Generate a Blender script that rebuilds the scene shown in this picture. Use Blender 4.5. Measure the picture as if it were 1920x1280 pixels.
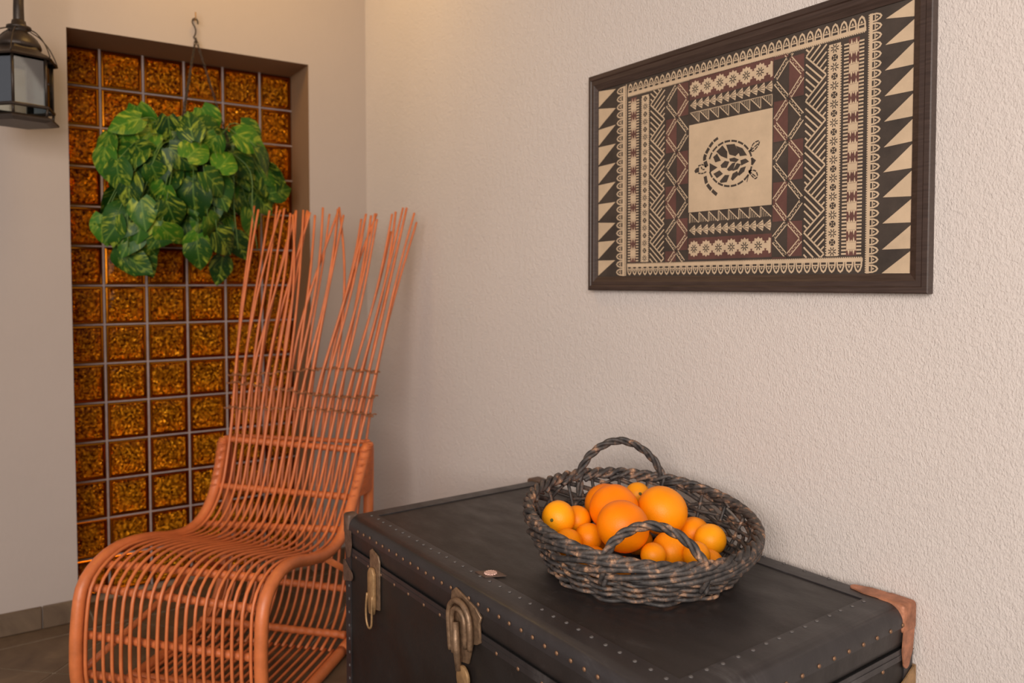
import bpy, bmesh, math, random
from math import sin, cos, pi, radians
from mathutils import Vector, Matrix, noise as mnoise

for o in list(bpy.data.objects):
    bpy.data.objects.remove(o)
scene = bpy.context.scene
COL = scene.collection
rnd = random.Random(7)

# ---------------------------------------------------------------- camera
YAW, PITCH, ROLL = 0.6232, 0.0364, -0.0009
CAM = Vector((2.84193, -1.35145, 1.12235))
fwd = Vector((-cos(YAW) * cos(PITCH), sin(YAW) * cos(PITCH), -sin(PITCH)))
rgt = Vector((sin(YAW), cos(YAW), 0))
upv = rgt.cross(fwd)
r2 = rgt * cos(ROLL) + upv * sin(ROLL)
u2 = upv * cos(ROLL) - rgt * sin(ROLL)
cam = bpy.data.cameras.new('camera')
cam_ob = bpy.data.objects.new('camera', cam)
COL.objects.link(cam_ob)
cam_ob.matrix_world = Matrix(((r2.x, u2.x, -fwd.x, CAM.x), (r2.y, u2.y, -fwd.y, CAM.y), (r2.z, u2.z, -fwd.z, CAM.z), (0, 0, 0, 1)))
cam.sensor_width = 36
cam.lens = 1449.88 / 1920 * 36
cam.shift_x = 8.6 / 1920
cam.shift_y = -57.4 / 1920
cam.dof.use_dof = True
cam.dof.focus_distance = 1.42
cam.dof.aperture_fstop = 3.6
cam.clip_start = 0.02
scene.camera = cam_ob

# ---------------------------------------------------------------- light
scene.view_settings.view_transform = 'Standard'
scene.view_settings.look = 'None'
scene.view_settings.gamma = 1
scene.view_settings.use_curve_mapping = False
scene.view_settings.exposure = 0.0
world = bpy.data.worlds.new('world')
scene.world = world
world.use_nodes = True
bg = world.node_tree.nodes['Background']
wt = world.node_tree
w_tc = wt.nodes.new('ShaderNodeTexCoord')
w_sep = wt.nodes.new('ShaderNodeSeparateXYZ')
w_r = wt.nodes.new('ShaderNodeValToRGB')
wt.links.new(w_tc.outputs['Generated'], w_sep.inputs[0])
w_m = wt.nodes.new('ShaderNodeMath')
w_m.operation = 'MULTIPLY_ADD'
w_m.inputs[1].default_value = 0.5
w_m.inputs[2].default_value = 0.5
wt.links.new(w_sep.outputs['Z'], w_m.inputs[0])
wt.links.new(w_m.outputs[0], w_r.inputs[0])
we = w_r.color_ramp.elements
we[0].position, we[0].color = 0.44, (0.09, 0.07, 0.055, 1)
we[1].position, we[1].color = 0.53, (0.52, 0.52, 0.56, 1)
we2 = we.new(0.485)
we2.color = (0.17, 0.18, 0.11, 1)
wt.links.new(w_r.outputs[0], bg.inputs[0])
bg.inputs[1].default_value = 0.9


def area(name, loc, target, sx, sy, power, color):
    l = bpy.data.lights.new(name, 'AREA')
    l.shape = 'RECTANGLE'
    l.size, l.size_y, l.energy, l.color = sx, sy, power, color
    o = bpy.data.objects.new(name, l)
    o.location = loc
    o.rotation_euler = (Vector(target) - Vector(loc)).to_track_quat('-Z', 'Y').to_euler()
    COL.objects.link(o)
    return o


area('daylight_opening', (3.9, -2.7, 1.75), (1.3, 0.0, 0.95), 2.4, 1.7, 132, (1.0, 0.90, 0.805))
area('porch_lamp', (0.62, -0.72, 2.64), (0.0, -0.45, 1.75), 0.4, 0.4, 8, (1.0, 0.60, 0.17))

# ---------------------------------------------------------------- materials
def new_mat(name):
    m = bpy.data.materials.new(name)
    m.use_nodes = True
    nt = m.node_tree
    return m, nt, nt.nodes['Principled BSDF']


def N(nt, kind, **kw):
    n = nt.nodes.new(kind)
    for k, v in kw.items():
        setattr(n, k, v)
    return n


def mapping(nt, scale=(1, 1, 1), rot=(0, 0, 0), coord='Object'):
    tc = N(nt, 'ShaderNodeTexCoord')
    mp = N(nt, 'ShaderNodeMapping')
    mp.inputs['Scale'].default_value = scale
    mp.inputs['Rotation'].default_value = rot
    nt.links.new(tc.outputs[coord], mp.inputs['Vector'])
    return mp.outputs[0]


def noise(nt, vec, scale, detail=3, rough=0.5, dist=0.0):
    n = N(nt, 'ShaderNodeTexNoise')
    n.inputs['Scale'].default_value = scale
    n.inputs['Detail'].default_value = detail
    n.inputs['Roughness'].default_value = rough
    n.inputs['Distortion'].default_value = dist
    if vec is not None:
        nt.links.new(vec, n.inputs['Vector'])
    return n.outputs['Fac']


def ramp(nt, fac, stops):
    r = N(nt, 'ShaderNodeValToRGB')
    e = r.color_ramp.elements
    while len(e) > 1:
        e.remove(e[-1])
    e[0].position = stops[0][0]
    e[0].color = (*stops[0][1], 1)
    for p, c in stops[1:]:
        x = e.new(p)
        x.color = (*c, 1)
    nt.links.new(fac, r.inputs[0])
    return r.outputs[0]


def bump(nt, bsdf, height, strength, distance, normal_in='Normal'):
    b = N(nt, 'ShaderNodeBump')
    b.inputs['Strength'].default_value = strength
    b.inputs['Distance'].default_value = distance
    nt.links.new(height, b.inputs['Height'])
    nt.links.new(b.outputs[0], bsdf.inputs[normal_in])
    return b


def simple(name, color, rough=0.5, metal=0.0, var=0.0, vscale=30, bmp=0.0, bscale=200, coat=0.0):
    m, nt, b = new_mat(name)
    b.inputs['Roughness'].default_value = rough
    b.inputs['Metallic'].default_value = metal
    b.inputs['Coat Weight'].default_value = coat
    b.inputs['Base Color'].default_value = (*color, 1)
    vec = mapping(nt)
    if var:
        lo = tuple(c * (1 - var) for c in color)
        hi = tuple(min(1, c * (1 + var)) for c in color)
        nt.links.new(ramp(nt, noise(nt, vec, vscale, 4, 0.6), [(0.3, lo), (0.7, hi)]), b.inputs['Base Color'])
    if bmp:
        bump(nt, b, noise(nt, vec, bscale, 3), bmp, 0.002)
    return m


# plaster
def plaster(name, color, fine_scale, dist, strength):
    m, nt, b = new_mat(name)
    vec = mapping(nt)
    lo = tuple(c * 0.965 for c in color)
    nt.links.new(ramp(nt, noise(nt, vec, 2.3, 4, 0.6), [(0.35, lo), (0.65, color)]), b.inputs['Base Color'])
    b.inputs['Roughness'].default_value = 0.85
    b.inputs['Specular IOR Level'].default_value = 0.25
    v2 = mapping(nt, (1, 1, 0.55), (0, radians(14), 0))
    a = noise(nt, v2, fine_scale, 2.5, 0.55, 0.6)
    a2 = noise(nt, vec, fine_scale * 0.23, 2, 0.5)
    mx = N(nt, 'ShaderNodeMath', operation='MULTIPLY_ADD')
    nt.links.new(a2, mx.inputs[0])
    mx.inputs[1].default_value = 0.8
    nt.links.new(a, mx.inputs[2])
    bump(nt, b, mx.outputs[0], strength, dist)
    return m


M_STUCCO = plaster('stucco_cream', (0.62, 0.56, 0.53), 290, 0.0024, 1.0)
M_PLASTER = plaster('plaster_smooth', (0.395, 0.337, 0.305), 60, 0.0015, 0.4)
M_REVEAL = plaster('brown_reveal', (0.27, 0.165, 0.095), 60, 0.0015, 0.4)  # darker brown tone on the recess sides and lintel underside

m, nt, b = new_mat('floor_tile')
M_TILE = m
vec = mapping(nt, (1, 1, 1))
oi = N(nt, 'ShaderNodeObjectInfo')
va = N(nt, 'ShaderNodeVectorMath', operation='ADD')
nt.links.new(vec, va.inputs[0])
nt.links.new(oi.outputs['Location'], va.inputs[1])
nf = noise(nt, va.outputs[0], 7, 6, 0.62, 0.8)
nt.links.new(ramp(nt, nf, [(0.3, (0.075, 0.045, 0.026)), (0.55, (0.12, 0.078, 0.046)), (0.75, (0.18, 0.12, 0.07))]), b.inputs['Base Color'])
b.inputs['Roughness'].default_value = 0.5
bump(nt, b, nf, 0.2, 0.002)
M_GROUT = simple('grout', (0.30, 0.25, 0.20), 0.9, var=0.15, bmp=0.3)
M_MORTAR = simple('block_mortar', (0.32, 0.25, 0.235), 0.8, var=0.12, vscale=60, bmp=0.3)

# amber glass
def amber(name, bumpy):
    m, nt, b = new_mat(name)
    b.inputs['Metallic'].default_value = 0.95 if bumpy else 1.0
    b.inputs['Roughness'].default_value = 0.13 if bumpy else 0.15
    b.inputs['Specular Tint'].default_value = (0.9, 0.4, 0.05, 1)
    b.inputs['Coat Weight'].default_value = 0.06 if bumpy else 0.0
    b.inputs['Coat Roughness'].default_value = 0.03
    vec = mapping(nt)
    oi = N(nt, 'ShaderNodeObjectInfo')
    va = N(nt, 'ShaderNodeVectorMath', operation='ADD')
    nt.links.new(vec, va.inputs[0])
    nt.links.new(oi.outputs['Location'], va.inputs[1])
    v = va.outputs[0]
    if bumpy:
        c = ramp(nt, noise(nt, v, 100, 3, 0.6), [(0.34, (0.09, 0.018, 0.001)), (0.5, (0.52, 0.175, 0.005)), (0.66, (1.0, 0.47, 0.025))])
        nt.links.new(c, b.inputs['Base Color'])
        vo = N(nt, 'ShaderNodeTexVoronoi', feature='SMOOTH_F1')
        vo.inputs['Scale'].default_value = 190
        mp = N(nt, 'ShaderNodeMapping')
        mp.inputs['Scale'].default_value = (1, 0.62, 1.35)
        nt.links.new(v, mp.inputs['Vector'])
        nt.links.new(mp.outputs[0], vo.inputs['Vector'])
        nn = noise(nt, v, 140, 2, 0.5, 0.8)
        ad = N(nt, 'ShaderNodeMath', operation='ADD')
        nt.links.new(vo.outputs['Distance'], ad.inputs[0])
        nt.links.new(nn, ad.inputs[1])
        bump(nt, b, ad.outputs[0], 1.0, 0.008)
        bump(nt, b, noise(nt, v, 22, 2), 0.35, 0.002, 'Coat Normal')
    else:
        b.inputs['Base Color'].default_value = (0.38, 0.12, 0.006, 1)
        bump(nt, b, noise(nt, v, 30, 2), 0.15, 0.001)
    return m


M_AMBER = amber('amber_glass_pattern', True)
M_AMBER_RIM = amber('amber_glass_rim', False)

M_CANE = simple('terracotta_cane', (0.58, 0.158, 0.048), 0.42, var=0.16, vscale=18, bmp=0.25, bscale=120)
M_CANE_D = simple('terracotta_binding', (0.52, 0.135, 0.038), 0.5, var=0.2, vscale=60, bmp=0.4, bscale=300)
M_TWINE = simple('brown_twine', (0.25, 0.095, 0.036), 0.8, var=0.3, vscale=200, bmp=0.5, bscale=500)

# trunk covering
def trunk_mat(name, base, scuff, amount, rough):
    m, nt, b = new_mat(name)
    vec = mapping(nt, (1, 2.2, 1))
    a = noise(nt, vec, 3.4, 8, 0.72, 1.2)
    c = ramp(nt, a, [(0.42, base), (amount, tuple(x * 1.35 for x in base)), (0.86, scuff)])
    vec2 = mapping(nt, (7, 1.6, 3), (0, 0, 0.5))
    s = ramp(nt, noise(nt, vec2, 26, 4, 0.7), [(0.66, (0, 0, 0)), (0.76, (0.10, 0.095, 0.09))])
    mx = N(nt, 'ShaderNodeMix', data_type='RGBA', blend_type='ADD')
    mx.inputs[0].default_value = 0.35
    nt.links.new(c, mx.inputs[6])
    nt.links.new(s, mx.inputs[7])
    nt.links.new(mx.outputs[2], b.inputs['Base Color'])
    rr = ramp(nt, noise(nt, vec, 9, 4, 0.6), [(0.3, (rough - 0.08,) * 3), (0.7, (rough + 0.12,) * 3)])
    nt.links.new(rr, b.inputs['Roughness'])
    bump(nt, b, noise(nt, mapping(nt), 160, 4, 0.6), 0.25, 0.001)
    return m


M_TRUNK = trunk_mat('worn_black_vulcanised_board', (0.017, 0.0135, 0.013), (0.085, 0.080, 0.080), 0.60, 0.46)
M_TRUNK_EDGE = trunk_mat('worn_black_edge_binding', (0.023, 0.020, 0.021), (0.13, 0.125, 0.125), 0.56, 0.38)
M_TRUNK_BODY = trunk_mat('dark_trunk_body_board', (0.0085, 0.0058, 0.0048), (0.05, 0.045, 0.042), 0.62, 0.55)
M_RIVET = simple('dull_brass_rivet', (0.27, 0.15, 0.085), 0.5, 0.6, var=0.35, vscale=150)
M_RIVET_G = simple('worn_grey_rivet', (0.12, 0.11, 0.108), 0.6, 0.2, var=0.6, vscale=300)
M_COPPER = simple('rusty_copper_plate', (0.40, 0.17, 0.095), 0.55, 0.35, var=0.35, vscale=45, bmp=0.4, bscale=150)
M_BRASS = simple('tarnished_brass', (0.36, 0.215, 0.10), 0.5, 0.45, var=0.3, vscale=60, bmp=0.3, bscale=120)
M_LATCH = simple('aged_bronze', (0.20, 0.125, 0.075), 0.5, 0.45, var=0.4, vscale=70, bmp=0.4, bscale=150)
M_DLEATHER = simple('dark_brown_corner', (0.10, 0.058, 0.04), 0.55, 0.1, var=0.4, vscale=60, bmp=0.4)
M_ROSE = simple('pinkish_white_rosette', (0.70, 0.45, 0.38), 0.5, 0.1, var=0.2, vscale=300, bmp=0.5, bscale=400)
M_GAP = simple('seam_shadow_gap', (0.012, 0.01, 0.01), 0.9)

# basket wicker
m, nt, b = new_mat('weathered_dark_wicker')
M_WICK = m
vec = mapping(nt)
a = noise(nt, vec, 48, 4, 0.62, 0.2)
nt.links.new(ramp(nt, a, [(0.38, (0.026, 0.023, 0.023)), (0.53, (0.070, 0.056, 0.050)), (0.60, (0.18, 0.105, 0.07)), (0.70, (0.50, 0.29, 0.17))]), b.inputs['Base Color'])
b.inputs['Roughness'].default_value = 0.6
bump(nt, b, noise(nt, vec, 260, 4, 0.6), 0.4, 0.001)
M_WICKD = simple('dark_wicker_inner', (0.04, 0.033, 0.033), 0.65, var=0.4, vscale=60, bmp=0.4)


def citrus(name, c1, c2):
    m, nt, b = new_mat(name)
    vec = mapping(nt)
    nt.links.new(ramp(nt, noise(nt, vec, 14, 3), [(0.3, c1), (0.7, c2)]), b.inputs['Base Color'])
    b.inputs['Roughness'].default_value = 0.42
    b.inputs['Specular IOR Level'].default_value = 0.28
    b.inputs['Subsurface Weight'].default_value = 0.0
    b.inputs['Subsurface Radius'].default_value = (0.02, 0.008, 0.002)
    b.inputs['Subsurface Scale'].default_value = 0.5
    vo = N(nt, 'ShaderNodeTexVoronoi')
    vo.inputs['Scale'].default_value = 520
    nt.links.new(vec, vo.inputs['Vector'])
    bump(nt, b, vo.outputs['Distance'], 0.25, 0.0008)
    return m


M_ORANGE = citrus('orange_peel', (0.92, 0.20, 0.0), (0.98, 0.25, 0.001))
M_ORANGE_L = citrus('light_orange_peel', (0.93, 0.265, 0.001), (0.98, 0.33, 0.003))
M_ORANGE_Y = citrus('yellow_orange_peel', (0.93, 0.32, 0.003), (0.98, 0.40, 0.006))
M_STEMEND = simple('dry_green_stem_end', (0.10, 0.10, 0.02), 0.8)

# pothos
def leaf_mat():
    m, nt, b = new_mat('variegated_leaf')
    tc = N(nt, 'ShaderNodeTexCoord')
    oi = N(nt, 'ShaderNodeObjectInfo')
    sep = N(nt, 'ShaderNodeSeparateXYZ')
    nt.links.new(tc.outputs['Object'], sep.inputs[0])
    # streaks run out from the midrib: stretch noise along the leaf
    ab = N(nt, 'ShaderNodeMath', operation='ABSOLUTE')
    nt.links.new(sep.outputs['Y'], ab.inputs[0])
    sk = N(nt, 'ShaderNodeMath', operation='MULTIPLY_ADD')
    nt.links.new(ab.outputs[0], sk.inputs[0])
    sk.inputs[1].default_value = -0.9
    nt.links.new(sep.outputs['X'], sk.inputs[2])
    cb = N(nt, 'ShaderNodeCombineXYZ')
    sx = N(nt, 'ShaderNodeMath', operation='MULTIPLY')
    nt.links.new(sk.outputs[0], sx.inputs[0])
    sx.inputs[1].default_value = 1.0
    sy = N(nt, 'ShaderNodeMath', operation='MULTIPLY')
    nt.links.new(sep.outputs['Y'], sy.inputs[0])
    sy.inputs[1].default_value = 0.7
    nt.links.new(sx.outputs[0], cb.inputs[0])
    nt.links.new(sy.outputs[0], cb.inputs[1])
    rz = N(nt, 'ShaderNodeMath', operation='MULTIPLY')
    nt.links.new(oi.outputs['Random'], rz.inputs[0])
    rz.inputs[1].default_value = 9.0
    nt.links.new(rz.outputs[0], cb.inputs[2])
    n1 = noise(nt, cb.outputs[0], 2.6, 4, 0.6, 2.2)
    var = ramp(nt, n1, [(0.50, (0, 0, 0)), (0.68, (1, 1, 1))])
    g = ramp(nt, oi.outputs['Random'], [(0.0, (0.008, 0.036, 0.005)), (0.5, (0.018, 0.072, 0.006)), (1.0, (0.045, 0.15, 0.010))])
    mx = N(nt, 'ShaderNodeMix', data_type='RGBA')
    nt.links.new(var, mx.inputs[0])
    nt.links.new(g, mx.inputs[6])
    mx.inputs[7].default_value = (0.28, 0.34, 0.03, 1)
    # pale midrib
    rib = ramp(nt, ab.outputs[0], [(0.0, (1, 1, 1)), (0.035, (0, 0, 0))])
    mr = N(nt, 'ShaderNodeMix', data_type='RGBA')
    rs = N(nt, 'ShaderNodeMath', operation='MULTIPLY')
    nt.links.new(rib, rs.inputs[0])
    rs.inputs[1].default_value = 0.4
    nt.links.new(rs.outputs[0], mr.inputs[0])
    nt.links.new(mx.outputs[2], mr.inputs[6])
    mr.inputs[7].default_value = (0.20, 0.33, 0.05, 1)
    nt.links.new(mr.outputs[2], b.inputs['Base Color'])
    b.inputs['Roughness'].default_value = 0.42
    b.inputs['Specular IOR Level'].default_value = 0.22
    return m


M_LEAF = leaf_mat()
M_STEM = simple('green_stem', (0.09, 0.17, 0.03), 0.5)
M_POT = simple('dark_green_plastic', (0.02, 0.035, 0.018), 0.4)
M_SOIL = simple('potting_soil', (0.03, 0.02, 0.012), 0.95, var=0.4, vscale=80, bmp=1, bscale=120)
M_CHAIN = simple('dark_bronze_chain', (0.06, 0.045, 0.035), 0.45, 0.6)
M_IRON = simple('dark_bronze_lantern_metal', (0.035, 0.024, 0.018), 0.42, 0.35, var=0.3, vscale=40, bmp=0.25, bscale=90)

m, nt, b = new_mat('clear_lantern_glass')
M_GLASS = m
nt.nodes.remove(b)
tr = N(nt, 'ShaderNodeBsdfTransparent')
tr.inputs[0].default_value = (0.90, 0.95, 0.93, 1)
gl = N(nt, 'ShaderNodeBsdfGlossy')
gl.inputs['Roughness'].default_value = 0.02
fr = N(nt, 'ShaderNodeFresnel')
fr.inputs[0].default_value = 2.6
ms = N(nt, 'ShaderNodeMixShader')
nt.links.new(fr.outputs[0], ms.inputs[0])
nt.links.new(tr.outputs[0], ms.inputs[1])
nt.links.new(gl.outputs[0], ms.inputs[2])
nt.links.new(ms.outputs[0], nt.nodes['Material Output'].inputs[0])
M_BULB = simple('white_bulb', (0.75, 0.78, 0.78), 0.3)

# framed print
m, nt, b = new_mat('dark_walnut_frame')
M_FRAME = m
vec = mapping(nt, (1, 1, 1))
mp = mapping(nt, (3, 30, 60))
a = noise(nt, mp, 4, 5, 0.6)
nt.links.new(ramp(nt, a, [(0.3, (0.030, 0.017, 0.013)), (0.7, (0.062, 0.038, 0.030))]), b.inputs['Base Color'])
b.inputs['Roughness'].default_value = 0.42
bump(nt, b, a, 0.15, 0.001)


def cloth(name, col, v=0.12):
    m, nt, b = new_mat(name)
    vec = mapping(nt)
    lo = tuple(c * (1 - v) for c in col)
    hi = tuple(min(1, c * (1 + v)) for c in col)
    nt.links.new(ramp(nt, noise(nt, vec, 13, 6, 0.7), [(0.3, lo), (0.7, hi)]), b.inputs['Base Color'])
    b.inputs['Roughness'].default_value = 0.7
    bump(nt, b, noise(nt, vec, 500, 2), 0.15, 0.0006)
    return m


M_CREAM = cloth('cream_bark_cloth', (0.52, 0.39, 0.265), 0.12)
M_INK = cloth('dark_brown_ink', (0.045, 0.032, 0.025), 0.35)
M_MAROON = cloth('maroon_brown_ink', (0.105, 0.042, 0.034), 0.3)

# ---------------------------------------------------------------- mesh helpers
class MB:
    def __init__(s):
        s.v, s.f, s.m = [], [], []

    def add(s, vs, fs, mi=0):
        o = len(s.v)
        s.v += [tuple(v) for v in vs]
        s.f += [tuple(i + o for i in f) for f in fs]
        s.m += [mi] * len(fs)

    def box(s, x0, x1, y0, y1, z0, z1, mi=0):
        s.add([(x0, y0, z0), (x1, y0, z0), (x1, y1, z0), (x0, y1, z0), (x0, y0, z1), (x1, y0, z1), (x1, y1, z1), (x0, y1, z1)],
              [(0, 3, 2, 1), (4, 5, 6, 7), (0, 1, 5, 4), (1, 2, 6, 5), (2, 3, 7, 6), (3, 0, 4, 7)], mi)

    def tube(s, pts, r, n=8, closed=False, cap=True, mi=0):
        pts = [Vector(p) for p in pts]
        k = len(pts)
        rs = r if isinstance(r, (list, tuple)) else [r] * k
        tang = []
        for i in range(k):
            if closed:
                t = pts[(i + 1) % k] - pts[i - 1]
            else:
                t = pts[min(i + 1, k - 1)] - pts[max(i - 1, 0)]
            tang.append(t.normalized() if t.length > 1e-9 else Vector((0, 0, 1)))
        ref = Vector((0, 0, 1)) if abs(tang[0].z) < 0.9 else Vector((1, 0, 0))
        nrm = (ref - tang[0] * ref.dot(tang[0])).normalized()
        vs, fs = [], []
        for i in range(k):
            nrm = nrm - tang[i] * nrm.dot(tang[i])
            nrm = nrm.normalized() if nrm.length > 1e-6 else tang[i].orthogonal().normalized()
            bn = tang[i].cross(nrm)
            for j in range(n):
                a_ = 2 * pi * j / n
                vs.append(pts[i] + (nrm * cos(a_) + bn * sin(a_)) * rs[i])
        last = k if closed else k - 1
        for i in range(last):
            for j in range(n):
                a0, a1 = i * n + j, i * n + (j + 1) % n
                b0, b1 = ((i + 1) % k) * n + j, ((i + 1) % k) * n + (j + 1) % n
                fs.append((a0, a1, b1, b0))
        if cap and not closed:
            fs.append(tuple(range(n))[::-1])
            fs.append(tuple((k - 1) * n + j for j in range(n)))
        s.add(vs, fs, mi)

    def lathe(s, prof, n=24, cx=0, cy=0, mi=0, phase=0.0, capb=True, capt=True):
        vs, fs = [], []
        for r, z in prof:
            for j in range(n):
                a_ = 2 * pi * j / n + phase
                vs.append((cx + r * cos(a_), cy + r * sin(a_), z))
        for i in range(len(prof) - 1):
            for j in range(n):
                fs.append((i * n + j, i * n + (j + 1) % n, (i + 1) * n + (j + 1) % n, (i + 1) * n + j))
        if capb:
            fs.append(tuple(range(n))[::-1])
        if capt:
            fs.append(tuple((len(prof) - 1) * n + j for j in range(n)))
        s.add(vs, fs, mi)

    def build(s, name, mat, parent=None, smooth=True, bevel=0, loc=None, segs=2):
        me = bpy.data.meshes.new(name)
        me.from_pydata(s.v, [], s.f)
        for mm in (mat if isinstance(mat, (list, tuple)) else [mat]):
            me.materials.append(mm)
        if any(s.m):
            me.polygons.foreach_set('material_index', s.m)
        bm = bmesh.new()
        bm.from_mesh(me)
        bmesh.ops.recalc_face_normals(bm, faces=bm.faces)
        if bevel:
            bmesh.ops.bevel(bm, geom=list(bm.edges), offset=bevel, segments=segs, affect='EDGES', profile=0.5, clamp_overlap=True)
        bm.to_mesh(me)
        bm.free()
        if smooth:
            me.polygons.foreach_set('use_smooth', [True] * len(me.polygons))
            if bevel or smooth == 'auto':
                me.set_sharp_from_angle(angle=radians(40))
        me.update()
        o = bpy.data.objects.new(name, me)
        if loc:
            o.location = loc
        COL.objects.link(o)
        if parent:
            o.parent = parent
        return o


def empty(name, loc=(0, 0, 0), rz=0, parent=None):
    o = bpy.data.objects.new(name, None)
    o.location = loc
    o.rotation_euler = (0, 0, rz)
    o.empty_display_size = 0.05
    COL.objects.link(o)
    if parent:
        o.parent = parent
    return o


def tag(o, label, cat, group=None):
    o['label'] = label
    o['category'] = cat
    if group:
        o['group'] = group
    return o


def struct(o):
    o['kind'] = 'structure'
    return o


def dup(o, name=None, parent=None, loc=None, rot=None):
    c = o.copy()
    if name:
        c.name = name
    if parent:
        c.parent = parent
    if loc is not None:
        c.location = loc
    if rot is not None:
        c.rotation_euler = rot
    COL.objects.link(c)
    return c


def spline(pts, n):
    """Catmull-Rom through pts, n samples evenly spaced by arc length"""
    P = [Vector(p) for p in pts]
    P = [P[0] * 2 - P[1]] + P + [P[-1] * 2 - P[-2]]
    dense = []
    for i in range(1, len(P) - 2):
        for k in range(12):
            t = k / 12
            a_, b_, c_, d_ = P[i - 1], P[i], P[i + 1], P[i + 2]
            dense.append(0.5 * ((2 * b_) + (c_ - a_) * t + (2 * a_ - 5 * b_ + 4 * c_ - d_) * t * t + (3 * b_ - a_ - 3 * c_ + d_) * t ** 3))
    dense.append(P[-2])
    L = [0]
    for i in range(1, len(dense)):
        L.append(L[-1] + (dense[i] - dense[i - 1]).length)
    out, j = [], 0
    for i in range(n):
        s_ = L[-1] * i / (n - 1)
        while j < len(L) - 2 and L[j + 1] < s_:
            j += 1
        t = (s_ - L[j]) / max(L[j + 1] - L[j], 1e-9)
        out.append(dense[j].lerp(dense[j + 1], min(max(t, 0), 1)))
    return out


# ---------------------------------------------------------------- room
PHI = 0.0475          # the window wall is not quite square to the picture wall
E_, OY, OZ, D_ = 0.2319, -1.0327, 1.950, 0.2086
LY0, TH = -3.4, 0.30
TOP = 2.75
wl = MB()
# wall body with opening from E_ to OY, built as face pieces in the wall's own axes
def quad(mb, a, b_, c, d, mi=0):
    mb.add([a, b_, c, d], [(0, 1, 2, 3)], mi)


wl.box(-TH, 0, -E_, 0.02, 0, OZ)
wl.box(-TH, 0, -E_, 0.02, OZ, TOP)
wl.box(-TH, 0, LY0, OY, 0, OZ)
wl.box(-TH, 0, LY0, OY, OZ, TOP)
wl.box(-TH, 0, OY, -E_, OZ, TOP)
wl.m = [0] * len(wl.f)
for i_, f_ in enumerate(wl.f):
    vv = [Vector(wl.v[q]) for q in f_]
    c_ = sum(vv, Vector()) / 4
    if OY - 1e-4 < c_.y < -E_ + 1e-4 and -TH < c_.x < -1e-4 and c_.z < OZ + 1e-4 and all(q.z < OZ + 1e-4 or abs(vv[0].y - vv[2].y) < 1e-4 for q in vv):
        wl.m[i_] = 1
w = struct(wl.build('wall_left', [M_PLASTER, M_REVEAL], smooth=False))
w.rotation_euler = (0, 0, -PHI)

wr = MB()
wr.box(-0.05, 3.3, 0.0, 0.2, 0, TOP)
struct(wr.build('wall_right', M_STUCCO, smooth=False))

ce = MB()
ce.box(-0.5, 3.9, -3.4, 0.2, TOP, TOP + 0.12)
struct(ce.build('ceiling', M_PLASTER, smooth=False))

# floor slab of grout with separate diagonal tiles and a straight border
fl = MB()
fl.box(-0.45, 4.6, -3.4, 0.2, -0.08, -0.0025)
floor = struct(fl.build('floor', M_GROUT, smooth=False))


def clip(poly, a_, b_, c_):
    """keep a*x+b*y<=c"""
    out = []
    for i in range(len(poly)):
        p, q = poly[i], poly[(i + 1) % len(poly)]
        dp, dq = a_ * p[0] + b_ * p[1] - c_, a_ * q[0] + b_ * q[1] - c_
        if dp <= 0:
            out.append(p)
        if dp * dq < 0:
            t = dp / (dp - dq)
            out.append((p[0] + (q[0] - p[0]) * t, p[1] + (q[1] - p[1]) * t))
    return out


def slab(mb, poly, z0, z1, mi=0):
    n_ = len(poly)
    mb.add([(x, y, z0) for x, y in poly] + [(x, y, z1) for x, y in poly],
           [tuple(range(n_))[::-1], tuple(range(n_, 2 * n_))] + [(i, (i + 1) % n_, n_ + (i + 1) % n_, n_ + i) for i in range(n_)], mi)


TS, G = 0.33, 0.003
s2 = math.sqrt(0.5)
for i in range(-14, 14):
    for j in range(-14, 14):
        # joints run along (1,-1) and (1,1); one passes through (0.30,-1.136)
        cu, cv = i * TS, j * TS
        cxs = []
        for du, dv in ((G, G), (TS - G, G), (TS - G, TS - G), (G, TS - G)):
            u_, v_ = cu + du, cv + dv
            cxs.append((0.30 + (u_ - v_) * s2, -1.136 - (u_ + v_) * s2))
        p = cxs
        for cl in ((-1, 0, -0.045), (1, 0, 4.5), (0, -1, 3.35), (0, 1, -0.004)):
            p = clip(p, *cl) if len(p) > 2 else []
        if len(p) < 3:
            continue
        mx_, my_ = sum(q[0] for q in p) / len(p), sum(q[1] for q in p) / len(p)
        mb = MB()
        slab(mb, [(q[0] - mx_, q[1] - my_) for q in p], -0.012, 0.0 + 0.0004 * rnd.random())
        mb.build('tile', M_TILE, floor, smooth=False, loc=(mx_, my_, 0))
for k in range(11):      # straight border tiles along the window wall, running into the recess
    y1 = -0.004 - k * TS
    mb = MB()
    xl = -0.19 if y1 < -0.2 and y1 > -1.4 else -0.06
    mb.box(0, 0.036 - xl, -TS + G * 2, 0, -0.012, 0)
    mb.build('border_tile', M_TILE, floor, smooth=False, loc=(xl, y1, 0))

# baseboards made of skirting tiles
bb = empty('baseboard_left', (0, 0, 0), -PHI)
struct(bb)
y = -0.005
spans = []
yy = -1.136
while yy < -0.3:
    yy += TS
yy = -1.136 + TS * 0
segs_ = [(OY, -1.136)] + [(-1.136 - k * TS, -1.136 - (k + 1) * TS) for k in range(6)] + [(-0.004, -E_)]
for a_, b_ in segs_:
    mb = MB()
    mb.box(0, 0.009, 0.0015, abs(b_ - a_) - 0.0015, 0, 0.073)
    mb.build('skirting_tile', M_TILE, bb, smooth=True, bevel=0.002, loc=(0, b_, 0.001), segs=1)
bb = struct(empty('baseboard_right', (0, 0, 0)))
for k in range(9):
    mb = MB()
    mb.box(0.0015, TS - 0.0015, -0.009, 0, 0, 0.073)
    mb.build('skirting_tile', M_TILE, bb, smooth=True, bevel=0.002, loc=(0.012 + k * TS, 0, 0.001), segs=1)

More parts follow.
